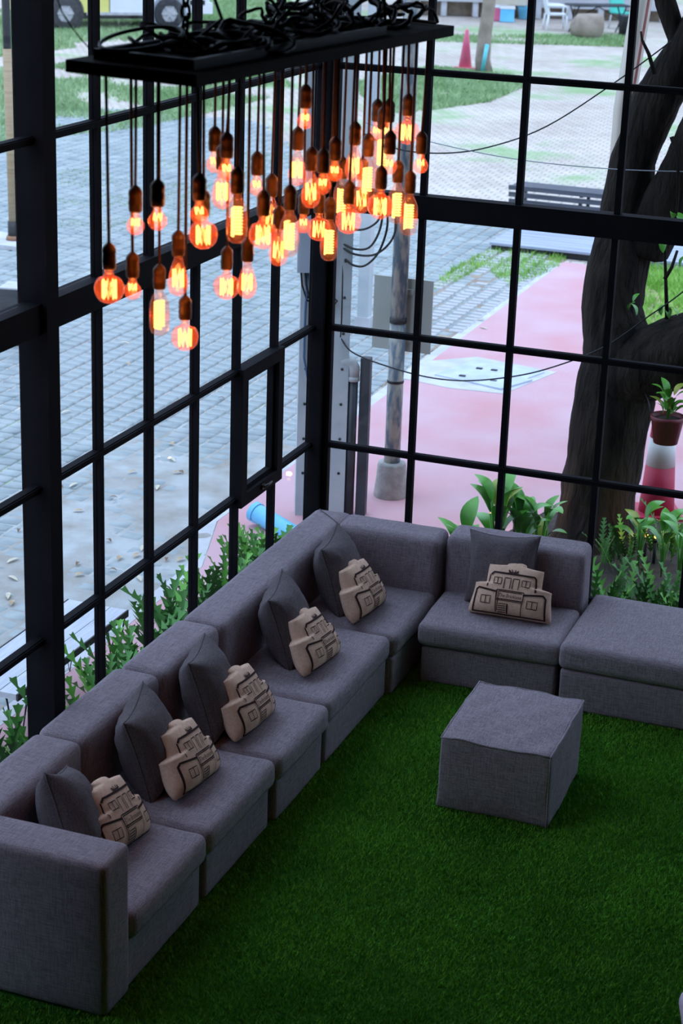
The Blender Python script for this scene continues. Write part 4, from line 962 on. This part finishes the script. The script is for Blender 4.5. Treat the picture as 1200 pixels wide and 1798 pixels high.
# ------------------------------------------------------------------ far things : pickup, trunk, chairs, table, building
M_white = mat('white_car_paint', (.74, .76, .80), (.80, .82, .85), rough=.25, scale=2, spec=.6); M_yel = mat('yellow_car_paint', (.72, .66, .16), (.80, .74, .24), rough=.3, scale=2, spec=.6)
M_tyre = mat('tyre_rubber', (.03, .03, .035), (.05, .05, .055), rough=.85, scale=10); M_rim = mat('alloy_rim', (.42, .42, .44), (.55, .55, .56), rough=.4, metal=.0, scale=5); M_tint = mat('tinted_glass', (.02, .025, .03), rough=.08, spec=.7)
wa, wb = gnd(115, 52), gnd(297, 52); tdir = (wb-wa); WB = tdir.length; tr_ = empty('pickup_truck', (wa.x, wa.y, ZG), math.atan2(tdir.y, tdir.x), 'two-tone yellow and white pickup truck parked on the far lawn', 'truck')
MB().box((-1.25, .02, .42), (WB*.42, 1.75, 1.25)).build('cargo_bed', M_yel, tr_)
MB().box((-1.2, .1, 1.25), (WB*.40, 1.67, 2.05)).build('canopy', M_yel, tr_)
def prism(prof, y0, y1):
    n = len(prof); m = MB(); return m.add([(x, y0, z) for x, z in prof]+[(x, y1, z) for x, z in prof], [tuple(range(n))[::-1] if False else tuple(range(n)), tuple(range(2*n-1, n-1, -1))]+[(i, i+n, (i+1) % n+n, (i+1) % n) for i in range(n)])
prism([(WB*.43, .42), (WB+1.02, .42), (WB+1.08, .75), (WB+.98, 1.05), (WB-.25, 1.18), (WB-.85, 1.72), (WB*.43, 1.75)], .0, 1.77).build('cab', M_white, tr_)
prism([(WB*.50, 1.2), (WB-.42, 1.2), (WB-.88, 1.64), (WB*.50, 1.66)], -.01, .02).build('side_window', M_tint, tr_)
MB().box((WB+.9, -.02, .40), (WB+1.16, 1.79, .68)).build('front_bumper', M_white, tr_); MB().box((WB+.55, -.025, .62), (WB+.95, .0, .74)).build('side_lamp', M_tint, tr_)
MB().box((-.7, .1, .26), (WB+.6, 1.66, .43)).build('chassis', M_tyre, tr_); MB().box((.55, -.03, .36), (WB-.55, .05, .43)).build('running_board', M_rim, tr_)
for x in (0, WB):
    for y in (.055, 1.70):
        t = MB().lathe([(.20, -.11), (.36, -.115), (.40, -.08), (.40, .08), (.36, .115), (.20, .11)], 28, Matrix.Rotation(PI/2, 4, 'X'), cap=False).build('wheel', M_tyre, tr_, (x, y, .40))
        rm = MB().lathe([(.0005, -.10), (.05, -.105), (.07, -.085), (.18, -.09), (.23, -.10), (.24, -.085), (.24, .08), (.0005, .08)], 24, Matrix.Rotation(-PI/2, 4, 'X') if False else Matrix.Rotation(PI/2, 4, 'X') @ Matrix.Scale(-1, 4, (0, 0, 1))).build('rim', M_rim, t)
        sp_ = MB()
        for k in range(6):
            an = k*PI/3; sp_.box((.05, -.125, -.02), (.21, -.10, .02), Matrix.Rotation(an, 4, 'Y'))
        sp_.build('spokes', M_rim, t)
    MB().lathe([(.42, -.01), (.47, -.02), (.49, .0), (.47, .02), (.42, .01)], 24, Matrix.Translation((x, .01, .42)) @ Matrix.Rotation(PI/2, 4, 'X')).build('wheel_arch', M_tyre if x == 0 else M_grey, tr_)
# leaning far trunk with a pipe tied to it
M_trunk2 = mat('pale_far_bark', (.24, .19, .15), (.36, .30, .24), rough=.95, scale=3, bump=.5)
yt = gnd(856, 128).y; ft = gnd(856, 128); tk = empty('slender_tree', ft, 0, 'slender pale tree trunk leaning in the far yard beside the pink cone', 'tree')
P3 = [hit(a, b, 1, yt)-ft for a, b in ((851, 130), (848, 105), (852, 60), (858, 20), (862, -30), (866, -160))]; MB().tube(P3, [.20, .17, .15, .145, .14, .12], 14).build('trunk', M_trunk2, tk)
q3 = hit(866, -160, 1, yt)-ft
LV = []; LF = []
for i in range(500):
    c = q3+Vector((cl.gauss(0, .8), cl.gauss(0, .8), 1.0+cl.gauss(0, .6))); d1 = Vector((cl.gauss(0, 1), cl.gauss(0, 1), cl.gauss(0, 1))).normalized(); d2 = d1.orthogonal().normalized(); o = len(LV); LV += [c-d1*.12, c+d2*.05, c+d1*.12, c-d2*.05]; LF.append((o, o+1, o+2, o+3))
tag(MB().add(LV, LF).build('foliage', M_fern[0], tk), kind='stuff')
MB().tube([hit(847, 127, 1, yt-.25)-ft, hit(856, 78, 1, yt-.25)-ft], .045, 10).build('tied_pipe', mat('cyan_pipe', (.12, .55, .60), (.18, .62, .66), rough=.5), tk)
# pale square posts
M_post = mat('cream_post', (.50, .45, .38), (.58, .53, .45), rough=.8, scale=3, stretch=(4, 4, .5))
pa = hit(1096, 190, 1, 4.6); ps = empty('cream_post', (pa.x, 4.6, ZG), 0, 'cream square post behind the third mullion, left of the tree', 'post')
top = hit(1138, -60, 1, 4.6); m_ = MB(); m_.tube([(0, 0, 0), (.0, 0, pa.z-ZG), (top.x-pa.x, 0, top.z-ZG)], .085, 4); m_.build('shaft', M_post, ps); MB().tube([(.07, -.075, .02), (.07, -.075, pa.z-ZG), (top.x-pa.x+.07, -.075, top.z-ZG)], .012, 6).build('conduit', mat('red_conduit', (.30, .10, .09), rough=.6), ps)
for i, (a, lab) in enumerate(((606, 'pale grey post high behind the bulbs, nearest the corner'), (652, 'second pale grey post high behind the bulbs'))):
    p = hit(a, 235, 1, 7.5); o = empty('grey_post', (p.x, 7.5, ZG), 0, lab, 'post', 'grey posts behind the bulbs'); MB().box((-.06, -.06, 0), (.06, .06, 4.6)).build('shaft', M_pole, o); MB().box((-.08, -.08, 0), (.08, .08, .12)).build('foot', M_conc, o)
# white plastic chair
M_plas = mat('white_plastic', (.78, .80, .84), (.84, .85, .88), rough=.4, scale=3)
pc = gnd(975, 52); wc = empty('plastic_chair', (pc.x, pc.y, ZG), -2.7, 'white plastic armchair in the far yard', 'chair')
MB().box((-.26, -.25, .40), (.26, .25, .44)).build('seat', M_plas, wc); prism([(.20, .42), (.26, .42), (.36, .86), (.31, .88)], -.25, .25).build('backrest', M_plas, wc)
for (x, y) in ((-.25, -.25), (-.25, .25), (.25, -.25), (.25, .25)): MB().tube([(x*1.15, y*1.15, 0), (x, y, .42)], .032, 8).build('leg', M_plas, wc)
for y in (-.27, .27): MB().tube([(-.25, y, .42), (-.25, y, .64), (-.1, y, .66), (.3, y, .66)], .028, 8).build('armrest', M_plas, wc)
# folding table with crossed legs, stump, teal chair, bin
ptb = gnd(1048, 58); ft_ = empty('folding_table', (ptb.x, ptb.y, ZG), .65, 'dark folding table with crossed legs in the far yard', 'table')
MB().box((-.85, -.35, .72), (.85, .35, .76)).build('tabletop', M_dk, ft_)
for x in (-.7, .7): MB().tube([(x, -.3, .72), (x, .3, .0)], .022, 6).tube([(x, .3, .72), (x, -.3, .0)], .022, 6).build('leg', M_dk, ft_)
MB().tube([(-.7, 0, .36), (0, 0, .70), (.7, 0, .36)], .018, 6).build('brace', M_dk, ft_)
psu = gnd(1045, 62); ro = MB().lathe([(.34, 0), (.44, .12), (.46, .3), (.40, .52), (.28, .62), (.0005, .64)], 18)
ro.v = [tuple(Vector(v)*(1+.10*nz(Vector(v)*3))) for v in ro.v]; tag(ro.build('boulder', M_trunk2, None, (psu.x, psu.y-.9, ZG)), 'round brown boulder in front of the folding table', 'boulder')
pch = gnd(1088, 52); tcz = empty('plastic_chair', (pch.x, pch.y+.3, ZG), 2.6, 'teal plastic chair behind the folding table', 'chair'); M_teal = mat('teal_plastic', (.06, .50, .40), (.10, .58, .46), rough=.4, scale=3)
MB().box((-.26, -.25, .42), (.26, .25, .46)).build('seat', M_teal, tcz); prism([(.20, .44), (.26, .44), (.34, .95), (.29, .97)], -.27, .27).build('backrest', M_teal, tcz)
for (x, y) in ((-.22, -.22), (-.22, .22), (.22, -.22), (.22, .22)): MB().tube([(x*1.2, y*1.2, 0), (x, y, .43)], .025, 8).build('leg', M_rim, tcz)
pbi = gnd(1100, 64); tb_ = empty('bin', (pbi.x, pbi.y, ZG), .3, 'small dark bin right of the folding table', 'bin'); MB().lathe([(.20, 0), (.24, .5), (.25, .52), (.22, .52)], 4).build('tub', M_dk, tb_); MB().lathe([(.26, .52), (.25, .56), (.0005, .58)], 4).build('lid', M_dk, tb_)
for i, (a, b, m_, lab) in enumerate(((872, 28, M_cone2, 'small pink toy box at the foot of the far building'), (886, 30, M_blue, 'small blue toy box at the foot of the far building'), (915, 26, M_blue, 'round blue bucket at the foot of the far building'))):
    p = gnd(a, b); o = empty('bucket' if i == 2 else 'toy_box', (p.x+.45, p.y-1.3, ZG), .3, lab, 'bucket' if i == 2 else 'box')
    if i == 2: MB().lathe([(.14, 0), (.20, .34), (.22, .36), (.19, .35)], 16).build('pail', m_, o); MB().tube([(-.2, 0, .35), (0, 0, .52), (.2, 0, .35)], .012, 6).build('handle', M_rim, o)
    else: MB().box((-.2, -.2, 0), (.2, .2, .36)).build('body', m_, o); MB().box((-.22, -.22, .36), (.22, .22, .42)).build('lid', M_white, o)
# far building : raised timber house and its wall base
M_cream = mat('cream_wall', (.58, .53, .42), (.64, .60, .48), rough=.9, scale=1.5); M_gw = mat('grey_wall', (.46, .46, .48), (.52, .52, .54), rough=.9, scale=1.5)
g0 = gnd(700, 26); g1 = gnd(1180, 40); bdir = (g1-g0); blen = bdir.length; fb = empty('building', (g0.x, g0.y, ZG), math.atan2(bdir.y, bdir.x), 'pale raised building closing off the far yard', 'building')
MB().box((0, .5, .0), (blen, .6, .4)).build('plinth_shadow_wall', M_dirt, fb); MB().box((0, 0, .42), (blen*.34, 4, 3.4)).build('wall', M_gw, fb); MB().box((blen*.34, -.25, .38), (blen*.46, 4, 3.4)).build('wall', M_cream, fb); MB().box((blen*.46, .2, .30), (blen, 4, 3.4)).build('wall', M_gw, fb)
for k in range(9): MB().box((blen*.04+k*blen*.115, .05, 0), (blen*.04+k*blen*.115+.16, .25, .45)).build('pier', M_conc, fb)
MB().box((-.4, -.8, 3.4), (blen+.4, 4.6, 3.6)).build('roof', M_dk, fb)
for k in range(4): MB().box((blen*(.08+.24*k), -.03 if k else -.03, 1.3), (blen*(.08+.24*k)+1.2, .22, 2.4)).build('window', M_tint, fb)

# ------------------------------------------------------------------ small pink-white cloth at the lower right edge of the frame
M_lil = mat('lilac_print_fabric', (.50, .38, .48), (.60, .52, .64), rough=.9, scale=25)
pq = hit(1208, 1772, 2, .30)
st = empty('low_stool', (pq.x+.21, pq.y, .0), .3, 'pale lilac cushioned seat just entering the lower right corner of the frame', 'stool')
rbox(.22, .20, .05, .04, .012, .006, 8, 91).build('cushion_top', M_lil, st, (0, 0, .27)); MB().lathe([(.15, 0), (.13, .12), (.15, .22)], 16).build('stool_base', M_board, st)
